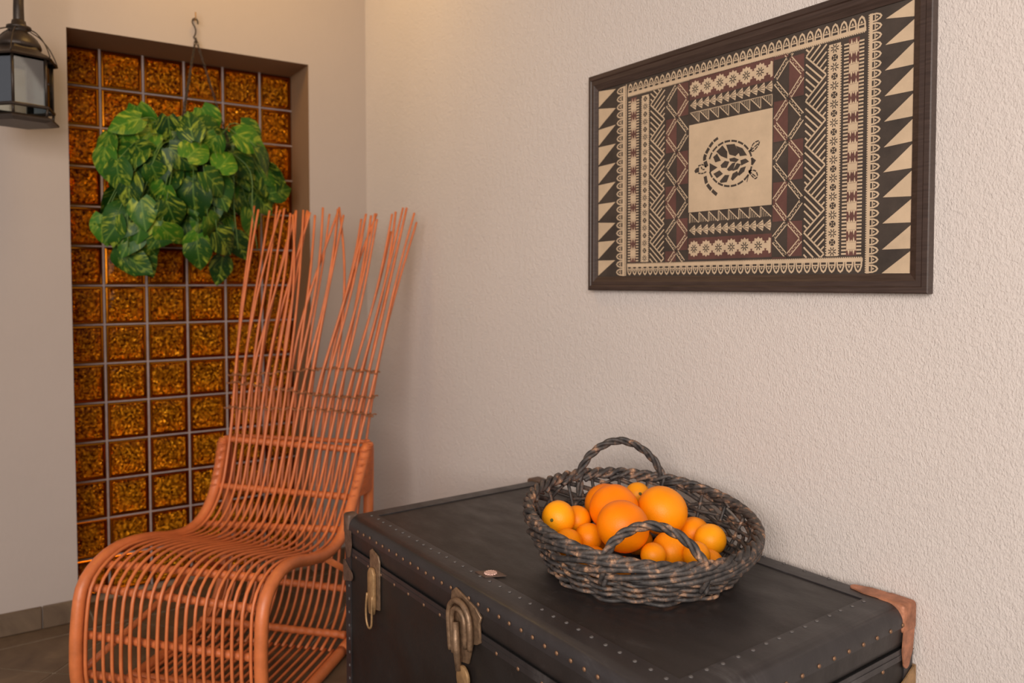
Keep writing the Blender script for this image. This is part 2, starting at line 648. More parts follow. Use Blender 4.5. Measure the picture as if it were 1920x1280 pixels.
# ---------------------------------------------------------------- glass block window
win = struct(empty('window_1', (0, 0, 0), -PHI))
P_ = 0.14
ylines = [OY, -0.9185, -0.7785, -0.6385, -0.4985, -0.3585, -E_]
zlines = [OZ] + [1.9535 - P_ * j for j in range(1, 14)] + [0.0]
J = 0.0034
mb = MB()
mb.box(-D_ - 0.075, -D_ - 0.014, OY, -E_, 0, OZ)
# joints stand just behind the glass faces, as a grid of strips
for yl in ylines[1:-1]:
    mb.box(-D_ - 0.02, -D_ - 0.0008, yl - J, yl + J, 0, OZ)
for zl in zlines[1:-1]:
    mb.box(-D_ - 0.02, -D_ - 0.001, OY, -E_, zl - J * 0.75, zl + J * 0.75)
mb.build('mortar', M_MORTAR, win, smooth=False)


def block_mesh(wd, ht):
    mb = MB()
    hw, hh = wd / 2, ht / 2
    rings = [(0, 0, -0.03), (0, 0, -0.003), (0.003, 0.003, 0.0), (0.0075, 0.0075, 0.0005), (0.0115, 0.0115, -0.004)]
    vs = []
    for iy, iz, x in rings:
        vs += [(x, -hw + iy, -hh + iz), (x, hw - iy, -hh + iz), (x, hw - iy, hh - iz), (x, -hw + iy, hh - iz)]
    fs = []
    for r_ in range(len(rings) - 1):
        for k in range(4):
            fs.append((r_ * 4 + k, r_ * 4 + (k + 1) % 4, r_ * 4 + 4 + (k + 1) % 4, r_ * 4 + 4 + k))
    mb.add(vs, fs, 1)
    # pillowed patterned face
    nx = 6
    iw, ih = hw - 0.0115, hh - 0.0115
    pv, pf = [], []
    for a_ in range(nx + 1):
        for c_ in range(nx + 1):
            u_, v_ = a_ / nx * 2 - 1, c_ / nx * 2 - 1
            pv.append((-0.004 + 0.0035 * (1 - u_ ** 4) * (1 - v_ ** 4), u_ * iw, v_ * ih))
    for a_ in range(nx):
        for c_ in range(nx):
            i0 = a_ * (nx + 1) + c_
            pf.append((i0, i0 + nx + 1, i0 + nx + 2, i0 + 1))
    mb.add(pv, pf, 0)
    return mb


cache = {}
for i in range(6):
    for j in range(14):
        y0, y1 = ylines[i] + J, ylines[i + 1] - J
        z1, z0 = zlines[j] - J * 0.75, zlines[j + 1] + J * 0.75
        key = (round(y1 - y0, 4), round(z1 - z0, 4))
        loc = (-D_, (y0 + y1) / 2, (z0 + z1) / 2)
        if key not in cache:
            cache[key] = block_mesh(*key).build('glass_block', [M_AMBER, M_AMBER_RIM], win, smooth=False, loc=loc)
            ob = cache[key]
        else:
            ob = dup(cache[key], loc=loc)
        ob.rotation_euler = (0, rnd.uniform(-0.006, 0.006), rnd.uniform(-0.006, 0.006))

# ---------------------------------------------------------------- trunk
CX0, CX1, CY0, CY1, CZ = 1.128, 2.18, -0.597, -0.012, 0.568
SEAM = 0.488
trunk = empty('steamer_trunk', ((CX0 + CX1) / 2, (CY0 + CY1) / 2, 0))
tag(trunk, 'large worn black steamer trunk with brass studs and copper corners under the basket of oranges', 'trunk')
TX, TY = trunk.location.x, trunk.location.y


def tb(mb, *a_, **k_):
    """build in world coordinates under the trunk empty"""
    mb.v = [(x - TX, y_ - TY, z) for x, y_, z in mb.v]
    return mb.build(*a_, **k_)


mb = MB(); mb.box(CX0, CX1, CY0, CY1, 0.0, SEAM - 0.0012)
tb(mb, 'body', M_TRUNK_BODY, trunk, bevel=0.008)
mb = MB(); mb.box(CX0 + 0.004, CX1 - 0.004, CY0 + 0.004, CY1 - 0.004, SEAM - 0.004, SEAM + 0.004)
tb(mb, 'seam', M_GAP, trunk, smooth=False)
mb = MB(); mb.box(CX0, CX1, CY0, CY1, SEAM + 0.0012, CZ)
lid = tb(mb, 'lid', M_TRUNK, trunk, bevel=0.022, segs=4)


def edge_sweep(prof, name, par, z=None):
    """prof: (inward, height) pairs swept around the trunk's rectangle with mitred corners"""
    mb = MB()
    vs, fs = [], []
    n_ = len(prof)
    for sx_, sy_ in ((0, 0), (1, 0), (1, 1), (0, 1)):
        for inn, h in prof:
            x = CX0 + inn if sx_ == 0 else CX1 - inn
            y_ = CY0 + inn if sy_ == 0 else CY1 - inn
            vs.append((x, y_, h))
    for c_ in range(4):
        for k in range(n_ - 1):
            a0 = c_ * n_ + k
            b0 = ((c_ + 1) % 4) * n_ + k
            fs.append((a0, b0, b0 + 1, a0 + 1))
    mb.add(vs, fs)
    return tb(mb, name, M_TRUNK_EDGE, par, smooth='auto')


t_ = 0.0022
prof = [(0.0, CZ - 0.033), (-t_, CZ - 0.033)]
for k in range(7):
    a_ = pi / 2 * k / 6
    prof.append((0.024 - (0.024 + t_) * cos(a_), CZ - 0.024 + (0.024 + t_) * sin(a_)))
prof += [(0.058, CZ + t_), (0.058, CZ)]
eb = edge_sweep(prof, 'edge_binding', trunk)
edge_sweep([(0, SEAM - 0.010), (-0.0012, SEAM - 0.010), (-0.0012, SEAM - 0.0012), (-0.0022, SEAM - 0.0008), (-0.0022, SEAM + 0.0008), (-0.0012, SEAM + 0.0012), (-0.0012, SEAM + 0.010), (0, SEAM + 0.010)], 'seam_bead', trunk)
# vertical corner bindings
for sx_ in (0, 1):
    for sy_ in (0, 1):
        mb = MB()
        x = CX0 if sx_ == 0 else CX1
        y_ = CY0 if sy_ == 0 else CY1
        dx_, dy_ = (1, -1)[sx_], (1, -1)[sy_]
        pf = [(0.03, 0), (0.03, -t_), (0.004, -t_), (-t_ * 0.3, -t_ * 0.3), (-t_, 0.004), (-t_, 0.03), (0, 0.03)]
        vs = [(x + a_ * dx_, y_ + b_ * dy_, z) for z in (0.0, SEAM - 0.004) for a_, b_ in pf]
        mb.add(vs, [(k, k + 1, k + 8, k + 7) for k in range(6)])
        tb(mb, 'corner_binding', M_TRUNK_EDGE, trunk, smooth=False)


def stud(name, mat, r=0.0038):
    mb = MB()
    mb.lathe([(r, 0), (r * 0.92, r * 0.35), (r * 0.55, r * 0.62), (0.0001, r * 0.7)], 8)
    return mb.build(name, mat)


def stud_ring(name, mat, r=0.0036):
    mb = MB()
    mb.lathe([(r, 0), (r * 0.9, r * 0.3), (r * 0.5, r * 0.28), (r * 0.35, r * 0.05), (0.0001, r * 0.05)], 8)
    return mb.build(name, mat)


proto_b = stud('rivet', M_RIVET)
proto_g = stud_ring('rivet', M_RIVET_G)
first = {'b': True, 'g': True}


def rivet(kind, pos, face, jit=0.0015):
    pr = proto_b if kind == 'b' else proto_g
    rot = {'top': (0, 0, 0), 'front': (pi / 2, 0, 0), 'right': (0, pi / 2, 0), 'left': (0, -pi / 2, 0)}[face]
    p = Vector(pos) - Vector((TX, TY, 0)) + Vector((rnd.uniform(-jit, jit), rnd.uniform(-jit, jit), 0 if face == 'top' else rnd.uniform(-jit, jit)))
    if face == 'top':
        p.z = pos[2]
    if face == 'front':
        p.y = pos[1] - TY
    if face in ('right', 'left'):
        p.x = pos[0] - TX
    if first[kind]:
        first[kind] = False
        pr.parent = trunk
        pr.location = p
        pr.rotation_euler = rot
    else:
        dup(pr, parent=trunk, loc=p, rot=rot)


k = 0
x = CX0 + 0.052
while x < CX1 - 0.05:       # top row along the front edge
    rivet('g', (x, -0.553, CZ + t_), 'top'); x += 0.031
x = CX0 + 0.075
while x < CX1 - 0.05:       # front face row
    rivet('b', (x, CY0 - t_, 0.548), 'front'); x += 0.0315
x = CX0 + 0.06
while x < CX1 - 0.05:       # along the seam
    if not (1.60 < x < 1.73):
        rivet('b', (x, CY0, 0.480), 'front')
    x += 0.0635
y_ = CY0 + 0.075
while y_ < CY1 - 0.05:      # top row along right edge
    rivet('g', (2.128, y_, CZ + t_), 'top'); y_ += 0.034
y_ = CY0 + 0.05
while y_ < CY1 - 0.03:
    rivet('b', (CX1 + t_, y_, 0.5405), 'right'); y_ += 0.0415
y_ = CY0 + 0.05
while y_ < CY1 - 0.03:
    rivet('b', (CX1, y_, 0.476), 'right'); y_ += 0.088
x = CX0 + 0.06
while x < CX1 - 0.12:       # back edge on top
    rivet('g', (x, CY1 - 0.022, CZ + t_), 'top'); x += 0.047
for z in [0.02 + 0.032 * q for q in range(14)]:
    rivet('g', (CX0 + 0.022, CY0 - t_, z), 'front', 0.0005)


def rounded_strip(p0, p1, wdt, n_dir, th, rtip, mb):
    """flat strip from p0 to p1, width wdt, thickness along n_dir, with a round lobe at p1"""
    p0, p1, nd = Vector(p0), Vector(p1), Vector(n_dir)
    d = (p1 - p0).normalized()
    s_ = nd.cross(d)
    pts = [p0 - s_ * wdt / 2, p0 + s_ * wdt / 2, p1 - d * wdt * 0.9 + s_ * wdt / 2]
    for q in range(9):
        a_ = pi / 2 - pi * q / 8
        pts.append(p1 - d * rtip + (s_ * sin(a_) + d * cos(a_)) * rtip)
    pts.append(p1 - d * wdt * 0.9 - s_ * wdt / 2)
    n_ = len(pts)
    mb.add([tuple(p) for p in pts] + [tuple(p + nd * th) for p in pts],
           [tuple(range(n_))[::-1], tuple(range(n_, 2 * n_))] + [(i, (i + 1) % n_, n_ + (i + 1) % n_, n_ + i) for i in range(n_)])


def corner_cap(sx_, sy_, mat, label=None):
    mb = MB()
    x = CX0 if sx_ == 0 else CX1
    y_ = CY0 if sy_ == 0 else CY1
    ox, oy = (-1, 1)[sx_], (-1, 1)[sy_]       # outward
    e = t_ + 0.0005
    # hood over the corner
    ax_, ay_ = (0.045, 0.038) if sy_ else (0.024, 0.024)
    mb.box(min(x - ox * ax_, x + ox * 0.006), max(x - ox * ax_, x + ox * 0.006), min(y_ - oy * ay_, y_ + oy * 0.005), max(y_ - oy * ay_, y_ + oy * 0.005), CZ - 0.045, CZ + 0.006)
    o1 = None
    mb2 = MB()
    if sy_ == 1:
        rounded_strip((x - ox * 0.03, y_ - oy * 0.018, CZ + e), (x - ox * 0.100, y_ - oy * 0.024, CZ + e), 0.034, (0, 0, 1), 0.0025, 0.010, mb2)
    rounded_strip((x + ox * e, y_ - oy * 0.018, CZ - 0.03), (x + ox * e, y_ - oy * 0.028, CZ - 0.105), 0.034, (ox, 0, 0), 0.0025, 0.010, mb2)
    rounded_strip((x - ox * 0.02, y_ + oy * e, CZ - 0.03), (x - ox * 0.026, y_ + oy * e, CZ - 0.095), 0.034, (0, oy, 0), 0.0025, 0.010, mb2)
    h = tb(mb, 'corner_cap', mat, trunk, bevel=0.007, segs=3)
    mb2.v = [(a_ - TX, b_ - TY, c_) for a_, b_, c_ in mb2.v]
    st = mb2.build('cap_arm', mat, h, smooth=False)
    if label:
        h['label'] = label
    return h


corner_cap(1, 1, M_COPPER, 'reddish copper corner cap')
corner_cap(1, 0, M_COPPER, 'reddish copper corner cap')
corner_cap(0, 0, M_DLEATHER, 'dark brown corner cap')
corner_cap(0, 1, M_DLEATHER, 'dark brown corner cap')
# body corner plates just below the seam
for sx_, sy_, mt in ((1, 1, M_BRASS), (1, 0, M_BRASS), (0, 0, M_DLEATHER), (0, 1, M_DLEATHER)):
    mb = MB()
    x = CX0 if sx_ == 0 else CX1
    y_ = CY0 if sy_ == 0 else CY1
    ox, oy = (-1, 1)[sx_], (-1, 1)[sy_]
    rounded_strip((x + ox * 0.003, y_ - oy * 0.0, 0.435), (x + ox * 0.003, y_ - oy * 0.046, 0.43), 0.05, (ox, 0, 0), 0.0025, 0.012, mb)
    rounded_strip((x - ox * 0.0, y_ + oy * 0.003, 0.435), (x - ox * 0.046, y_ + oy * 0.003, 0.43), 0.05, (0, oy, 0), 0.0025, 0.012, mb)
    mb.box(min(x, x + ox * 0.005), max(x, x + ox * 0.005), min(y_, y_ + oy * 0.005), max(y_, y_ + oy * 0.005), 0.41, 0.46)
    c_ = tb(mb, 'corner_plate', mt, trunk, smooth=False)
    c_['label'] = 'brass corner plate' if mt is M_BRASS else 'dark brown corner plate'

# left clasp on the front
YF = CY0


def plate(pts, y0, th, mb):
    n_ = len(pts)
    mb.add([(p[0], y0, p[1]) for p in pts] + [(p[0], y0 - th, p[1]) for p in pts],
           [tuple(range(n_)), tuple(range(n_, 2 * n_))[::-1]] + [(i, n_ + i, n_ + (i + 1) % n_, (i + 1) % n_) for i in range(n_)])


def latch(xc, name):
    mb = MB()
    plate([(xc - 0.023, 0.522), (xc - 0.013, 0.528), (xc + 0.018, 0.520), (xc + 0.025, 0.508), (xc + 0.024, 0.400), (xc + 0.006, 0.396), (xc - 0.022, 0.405)], YF - 0.0005, 0.004, mb)
    root = tb(mb, name, M_LATCH, trunk, bevel=0.001, segs=1)
    mb = MB()
    plate([(xc - 0.018, 0.476), (xc - 0.010, 0.489), (xc + 0.004, 0.490), (xc + 0.012, 0.477), (xc + 0.012, 0.405), (xc + 0.006, 0.385), (xc - 0.012, 0.385), (xc - 0.018, 0.405)], YF - 0.005, 0.009, mb)
    mb.v = [(a_ - TX, b_ - TY, c_) for a_, b_, c_ in mb.v]
    mb.build('clasp_body', M_BRASS, root, bevel=0.003)
    mb = MB()
    loop = [(xc - 0.017, YF - 0.014, 0.43), (xc - 0.019, YF - 0.016, 0.40), (xc - 0.018, YF - 0.016, 0.372), (xc - 0.010, YF - 0.016, 0.357), (xc + 0.001, YF - 0.016, 0.356), (xc + 0.009, YF - 0.016, 0.368), (xc + 0.010, YF - 0.016, 0.40), (xc + 0.009, YF - 0.014, 0.43)]
    mb.tube([(p.x - TX, p.y - TY, p.z) for p in spline(loop, 24)], 0.0026, 6)
    mb.build('clasp_loop', M_BRASS, root)
    return root


latch(1.290, 'latch')
latch(2.045, 'latch')

# central lock with handle-like hasp and hanging tongue
mb = MB()
plate([(1.618, 0.545), (1.632, 0.556), (1.668, 0.548), (1.700, 0.540), (1.718, 0.528), (1.712, 0.515), (1.716, 0.482), (1.704, 0.474), (1.690, 0.470), (1.676, 0.428), (1.640, 0.420), (1.624, 0.430), (1.616, 0.446), (1.622, 0.47), (1.614, 0.50)], YF - 0.0005, 0.005, mb)
lock = tb(mb, 'lock', M_LATCH, trunk, bevel=0.0012, segs=1)
for ro, rad, yo in ((0.036, 0.0055, 0.012), (0.022, 0.0048, 0.014)):
    mb = MB()
    cxk = 1.662
    pts = [(cxk - ro, YF - yo, 0.44), (cxk - ro, YF - yo - 0.004, 0.50)]
    for q in range(7):
        a_ = pi - pi * q / 6
        pts.append((cxk + ro * cos(a_), YF - yo - 0.004, 0.508 + ro * 0.95 * sin(a_)))
    pts += [(cxk + ro, YF - yo - 0.003, 0.49), (cxk + ro * 0.86, YF - yo, 0.462)]
    mb.tube([(p.x - TX, p.y - TY, p.z) for p in spline(pts, 30)], rad, 8)
    mb.build('hasp_loop', M_LATCH, lock)
mb = MB()
mb.tube([(1.650 - TX, YF - 0.016 - TY, 0.50), (1.655 - TX, YF - 0.018 - TY, 0.46), (1.662 - TX, YF - 0.017 - TY, 0.415)], [0.006, 0.0075, 0.006], 8)
mb.build('hasp_bar', M_LATCH, lock)
mb = MB()
pl = []
for q in range(20):
    a_ = 2 * pi * q / 20
    pl.append((1.670 + 0.0195 * cos(a_), 0.403 + 0.030 * sin(a_) * (1 if sin(a_) < 0 else 0.75)))
plate(pl, YF - 0.009, 0.007, mb)
mb.v = [(a_ - TX, b_ - TY, c_) for a_, b_, c_ in mb.v]
mb.build('tongue', M_BRASS, lock, bevel=0.002)
mb = MB()
mb.tube([(1.628 - TX, YF - 0.007 - TY, 0.470), (1.622 - TX, YF - 0.010 - TY, 0.458), (1.628 - TX, YF - 0.007 - TY, 0.446)], 0.003, 6)
mb.build('staple', M_LATCH, lock)

# rosette on the top, near the lock
mb = MB()
zt = CZ + t_
mb.add([(1.622, -0.551, zt), (1.656, -0.551, zt), (1.674, -0.515, zt), (1.640, -0.515, zt), (1.622, -0.551, zt + 0.002), (1.656, -0.551, zt + 0.002), (1.674, -0.515, zt + 0.002), (1.640, -0.515, zt + 0.002)],
       [(0, 3, 2, 1), (4, 5, 6, 7), (0, 1, 5, 4), (1, 2, 6, 5), (2, 3, 7, 6), (3, 0, 4, 7)])
ros = tb(mb, 'rosette_plate', M_DLEATHER, trunk, smooth=False)
mb = MB()
vs = []
for q in range(28):
    a_ = 2 * pi * q / 28
    r_ = 0.0125 if q % 2 else 0.0105
    vs.append((1.648 - TX + r_ * cos(a_), -0.533 - TY + r_ * sin(a_)))
slab(mb, vs, zt + 0.002, zt + 0.004)
mb.build('rosette', M_ROSE, ros, smooth=False)

# ---------------------------------------------------------------- basket
BX, BY, BZ = 1.80, -0.288, CZ + 0.0005
basket = empty('wicker_basket', (BX, BY, BZ))
tag(basket, 'round dark wicker basket with two twisted handles, full of oranges on the black trunk', 'basket')
THB = radians(147)


def tilt(x, y_, z):
    """the rim sags: higher at the back, lower at the front right"""
    if z <= 0.02:
        return z
    k_ = min((z - 0.02) / 0.08, 1.3)
    return z + k_ * (0.10 * (x * cos(THB) + y_ * sin(THB)) + 0.05 * (x * cos(radians(237)) + y_ * sin(radians(237))))


def bp(th, r, z):
    x, y_ = r * cos(th), r * sin(th)
    return (x, y_, tilt(x, y_, z))


def brad(z):
    return 0.160 + 0.048 * min(max(z / 0.085, 0), 1.3) ** 0.8


NST = 22
mb = MB()
mb.lathe([(0.155, 0.0), (0.158, 0.003), (0.155, 0.006), (0.02, 0.007)], 32)
mb.build('base', M_WICKD, basket)
for k in range(NST):
    th = 2 * pi * k / NST
    mb = MB()
    mb.tube([bp(th, 0.150, 0.007)] + [bp(th, brad(z), z) for z in (0.012, 0.03, 0.05, 0.07, 0.09, 0.104)], 0.0036, 6)
    mb.build('stake', M_WICK, basket)
rows = 10
for r_ in range(rows):
    z = 0.007 + r_ * 0.0075
    mb = MB()
    pts = []
    n_ = NST * 6
    ph = rnd.uniform(-0.1, 0.1)
    for q in range(n_):
        th = 2 * pi * q / n_
        off = 0.0085 * cos(NST / 2 * th + pi * r_)
        jz = 0.0012 * mnoise.noise(Vector((cos(th) * 3, sin(th) * 3, r_ * 5.1)))
        rr_ = brad(z) + off + 0.0012 * mnoise.noise(Vector((cos(th) * 6, sin(th) * 6, r_ * 3.3)))
        pts.append(bp(th, rr_, z + jz))
    mb.tube(pts, 0.0037, 6, closed=True)
    mb.build('weaver', M_WICK, basket)
# border: strands sweep sideways from each stake and fold over the rim
for k in range(NST):
    th = 2 * pi * k / NST
    d1 = rnd.uniform(-0.03, 0.03)
    for dirn, ro, zz in (((1, 0.004, 0.0), (-1, -0.003, 0.002)) if k % 2 else ((1, 0.004, 0.0),)):
        mb = MB()
        st = [(0, brad(0.068) + ro, 0.066), (0.20, brad(0.080) + 0.007 + ro, 0.078), (0.50 + d1, 0.2165 + ro, 0.097 + zz), (0.80 + d1, 0.2205 + ro * 0.5, 0.108 + zz), (1.05, 0.214, 0.113 + zz), (1.25, 0.205, 0.104)]
        pts = spline([bp(th + dirn * a_, r0, z0) for a_, r0, z0 in st], 16)
        mb.tube(pts, [(0.0056 if dirn > 0 else 0.0040) - 0.0014 * i / 15 for i in range(16)], 6)
        mb.build('border_strand', M_WICK, basket)
for k in range(3):
    mb = MB()
    pts = []
    n_ = 200
    for q in range(n_):
        th = 2 * pi * q / n_
        a_ = 17 * th + 2 * pi * k / 3
        pts.append(bp(th, 0.2155 + 0.0062 * cos(a_), 0.112 + 0.0062 * sin(a_)))
    mb.tube(pts, 0.0052, 6, closed=True)
    mb.build('rim_strand', M_WICK, basket)


def handle(t0, t1, h, lean, z0, wire=0.0045):
    root = None
    mid = (t0 + t1) / 2
    a0, a1 = Vector(bp(t0, 0.214, z0)), Vector(bp(t1, 0.214, z0))
    out_ = Vector((cos(mid), sin(mid), 0))
    path = []
    for q in range(13):
        t = q / 12
        p = a0.lerp(a1, t)
        s_ = sin(pi * t)
        bulge = s_ ** 0.62
        p = p + Vector((0, 0, h * bulge)) + out_ * (lean * bulge)
        path.append(p)
    path = [a0 + Vector((0, 0, -0.045)) - out_ * 0.012] + path + [a1 + Vector((0, 0, -0.045)) - out_ * 0.012]
    sp = spline(path, 90)
    obs_ = []
    for k in range(3):
        mb = MB()
        pts = []
        for i in range(90):
            t = (sp[min(i + 1, 89)] - sp[max(i - 1, 0)]).normalized()
            n1 = out_ - t * out_.dot(t)
            n1.normalize()
            n2 = t.cross(n1)
            a_ = i * 0.30 + 2 * pi * k / 3
            pts.append(sp[i] + (n1 * cos(a_) + n2 * sin(a_)) * 0.0047)
        mb.tube(pts, wire, 6)
        if root is None:
            root = mb.build('handle', M_WICK, basket)
        else:
            mb.build('handle_strand', M_WICK, root)
    return root


handle(radians(122), radians(172), 0.077, 0.004, 0.112)
handle(radians(298), radians(344), 0.058, -0.020, 0.106)

# ---------------------------------------------------------------- oranges
def orange_mesh(name, mat, k_):
    mb = MB()
    prof = []
    n_ = 16
    for i in range(n_ + 1):
        a_ = -pi / 2 + pi * i / n_
        r_ = cos(a_)
        z = sin(a_) * 0.95
        if i == n_:
            z -= 0.03
            r_ = 0.002
        if i == n_ - 1:
            z -= 0.008
        if i == 0:
            r_ = 0.002
        prof.append((r_, z))
    mb.lathe(prof, 28)
    vs = []
    for x, y_, z in mb.v:
        s_ = 1 + 0.022 * mnoise.noise(Vector((x * 1.1 + k_ * 7, y_ * 1.1, z * 1.1)))
        vs.append((x * s_, y_ * s_, z * s_))
    mb.v = vs
    return mb


ODATA = [
 # x, y, z, r, material, tilt(x,y), label
 (1.8204, -0.3551, 0.6737, 0.0492, 0, (0.5, 0.3), 'largest deep orange at the front, right behind the middle of the front handle'),
 (1.7415, -0.3016, 0.6784, 0.0483, 0, (0.3, -0.4), 'big orange in the middle of the heap, just behind the largest front one'),
 (1.6663, -0.2527, 0.6587, 0.0456, 0, (-0.4, 0.6), 'deep orange at the back left of the big ones, mostly hidden by its neighbour'),
 (1.7874, -0.2165, 0.6703, 0.0500, 1, (0.2, 0.2), 'big smooth light orange at the top right of the heap'),
 (1.7000, -0.4080, 0.6660, 0.0330, 2, (1.1, -0.6), 'small yellow orange with a green stem scar, leftmost in the basket'),
 (1.6857, -0.3500, 0.6520, 0.0276, 1, (0.2, 0.4), 'small orange tucked between the leftmost one and the big ones'),
 (1.7428, -0.4231, 0.6380, 0.0270, 1, (0.2, 0.1), 'small orange at the front rim, below the leftmost one with the stem scar'),
 (1.7369, -0.3658, 0.6313, 0.0288, 1, (0.9, 0.4), 'small orange directly left of the largest front orange'),
 (1.8645, -0.2745, 0.6248, 0.0357, 1, (0.2, 0.9), 'medium orange seen inside the loop of the front handle'),
 (1.8148, -0.1547, 0.6198, 0.0342, 1, (0.1, 0.2), 'orange at the back right, half hidden under the big light orange'),
 (1.8737, -0.1757, 0.6280, 0.0308, 2, (0.2, 0.1), 'small yellow orange farthest right, beside the right end of the front handle'),
 (1.8733, -0.3304, 0.6300, 0.0232, 1, (0.1, 0.2), 'tiny orange low at the rim, under the middle of the front handle'),
 (1.6837, -0.1801, 0.6721, 0.0271, 2, (0.6, -1.1), 'small yellow orange peeping out between the two big ones at the back'),
 (1.9227, -0.2728, 0.6322, 0.0250, 1, (0.5, 0.2), 'small orange at the right end of the front handle, close to the rim'),
 # lower layer, glimpsed through the weave and between the others
 (1.7870, -0.3950, 0.6060, 0.0290, 1, (0, 0), 'orange of the lower layer, glimpsed through the wicker under the largest one'),
 (1.8420, -0.3780, 0.6020, 0.0260, 1, (0, 0), 'orange of the lower layer, glimpsed through the wicker below the front handle'),
 (1.9130, -0.2250, 0.6020, 0.0270, 1, (0, 0), 'orange of the lower layer, glimpsed through the wicker at the far right'),
 (1.7000, -0.3150, 0.6080, 0.0270, 1, (0, 0), 'orange of the lower layer, under the small one at the left'),
 (1.7560, -0.2400, 0.6050, 0.0300, 1, (0, 0), 'orange of the lower layer, under the two big ones at the back'),
 (1.8200, -0.2200, 0.6000, 0.0290, 1, (0, 0), 'orange of the lower layer, beneath the big light one'),
]
OM = [M_ORANGE, M_ORANGE_L, M_ORANGE_Y]
# settle the hidden layer so the fruit only touch
pos = [Vector(d[:3]) for d in ODATA]
rad = [d[3] for d in ODATA]
for it in range(300):
    for i in range(len(pos)):
        for j in range(i):
            d = pos[i] - pos[j]
            g = rad[i] + rad[j] - d.length
            if g > 0:
                n_ = d.normalized()
                wi = 1.0 if i >= 14 else (0.0 if j >= 14 else 0.5)
                wj = 1.0 - wi if (i < 14 or j < 14) else 0.5
                if i >= 14 and j >= 14:
                    wi = wj = 0.5
                pos[i] += n_ * g * wi * 0.8
                pos[j] -= n_ * g * wj * 0.8
    for i in range(len(pos)):
        pos[i].z = max(pos[i].z, BZ + 0.009 + rad[i] * 0.96)
        q = Vector((pos[i].x - BX, pos[i].y - BY, 0))
        lim = brad(pos[i].z - BZ) - 0.012 - rad[i] * 0.97
        if q.length > lim and i >= 14:
            q = q.normalized() * lim
            pos[i].x, pos[i].y = BX + q.x, BY + q.y
for i, d in enumerate(ODATA):
    mb = orange_mesh('orange', None, i)
    mb.v = [(x * rad[i], y_ * rad[i], z * rad[i]) for x, y_, z in mb.v]
    o = mb.build('orange', OM[d[4]], loc=pos[i])
    o.rotation_euler = (d[5][0], d[5][1], rnd.uniform(0, 6))
    tag(o, d[6], 'orange', 'oranges in the wicker basket')
    if i in (4, 12):
        o.rotation_euler = Vector(((0.42, -0.88, 0.12), (0.75, -0.45, 0.35))[i == 12]).to_track_quat('Z', 'Y').to_euler()
        mb = MB()
        mb.lathe([(0.0035, 0), (0.003, 0.0015), (0.0015, 0.002), (0.0003, 0.0018)], 7)
        s_ = mb.build('stem_end', M_STEMEND, o, loc=(0, 0, rad[i] * 0.935))

# ---------------------------------------------------------------- cane chair
AZ = radians(-48)
CHO = Vector((0.96848, -0.72281, 0))
CW = 0.51
chair = empty('rattan_chair', CHO, 0)
tag(chair, 'tall terracotta cane chair with curved slatted seat and splayed loose rod ends', 'chair')
DX = Vector((cos(AZ), sin(AZ), 0))
WX = Vector((cos(AZ - pi / 2), sin(AZ - pi / 2), 0))


def cp(d, w_, z):
    return DX * d + WX * w_ + Vector((0, 0, z))


FLOOR_Z = 0.018
PR = [(-.40, .020), (-.25, .018), (-.12, .019), (-.03, .034), (.03, .078), (.052, .14), (.056, .2), (.054, .26), (.047, .32), (.021, .364), (-.034, .393), (-.109, .393), (-.208, .366), (-.307, .349), (-.398, .362), (-.467, .423), (-.518, .483), (-.57, .55), (-.603, .603)]
PL = [(-.40, .020), (-.25, .018), (-.10, .019), (-.01, .032), (.048, .07), (.067, .12), (.068, .19), (.063, .254), (.049, .328), (.026, .364), (-.022, .391), (-.095, .404), (-.20, .391), (-.31, .362), (-.40, .351), (-.473, .372), (-.53, .425), (-.565, .497), (-.598, .603)]
NR = 60
sr = spline([(d, 0, z) for d, z in PR], NR)
sl = spline([(d, 0, z) for d, z in PL], NR)


def loop_pt(i, f, w_, dz=0.0):
    p = sr[i].lerp(sl[i], f)
    return cp(p.x, w_, p.z + dz)


# side frames
for f, w_ in ((0, 0.0), (1, CW)):
    pts = [loop_pt(i, f, w_) for i in range(NR)]
    mb = MB()
    mb.tube(pts, [0.0165] * (NR - 1) + [0.013], 12)
    mb.build('side_frame', M_CANE, chair)
    mb = MB()
    rear = spline([cp(-.40, w_, .020), cp(-.49, w_, .034), cp(-.56, w_, .10), cp(-.598, w_, .22), cp(-.612, w_, .36), cp(-.618, w_, .48), cp(-.622, w_, .605)], 30)
    mb.tube(rear, [0.0165] * 29 + [0.013], 12)
    mb.build('rear_post', M_CANE, chair)
    # cane wrapped round the joint of side frame and rear post
    mb = MB()
    pts = []
    n_ = 26 * 14
    top = Vector((-.612, 0, .600))
    for i in range(n_):
        t = i / (n_ - 1)
        z = .455 + (.598 - .455) * t
        # both tubes at this height
        best = min(range(NR // 2, NR), key=lambda q: abs((sr if f == 0 else sl)[q].z - z) + (0 if (sr if f == 0 else sl)[q].x < -.40 else 9))
        df = (sr if f == 0 else sl)[best].x
        dr = -.616
        c_ = (df + dr) / 2
        hw = abs(df - dr) / 2 + 0.0185
        a_ = 2 * pi * i / 14
        pts.append(cp(c_ + hw * cos(a_), w_ + 0.0168 * sin(a_), z))
    mb.tube(pts, 0.0032, 4)
    mb.build('cane_binding', M_CANE_D, chair)

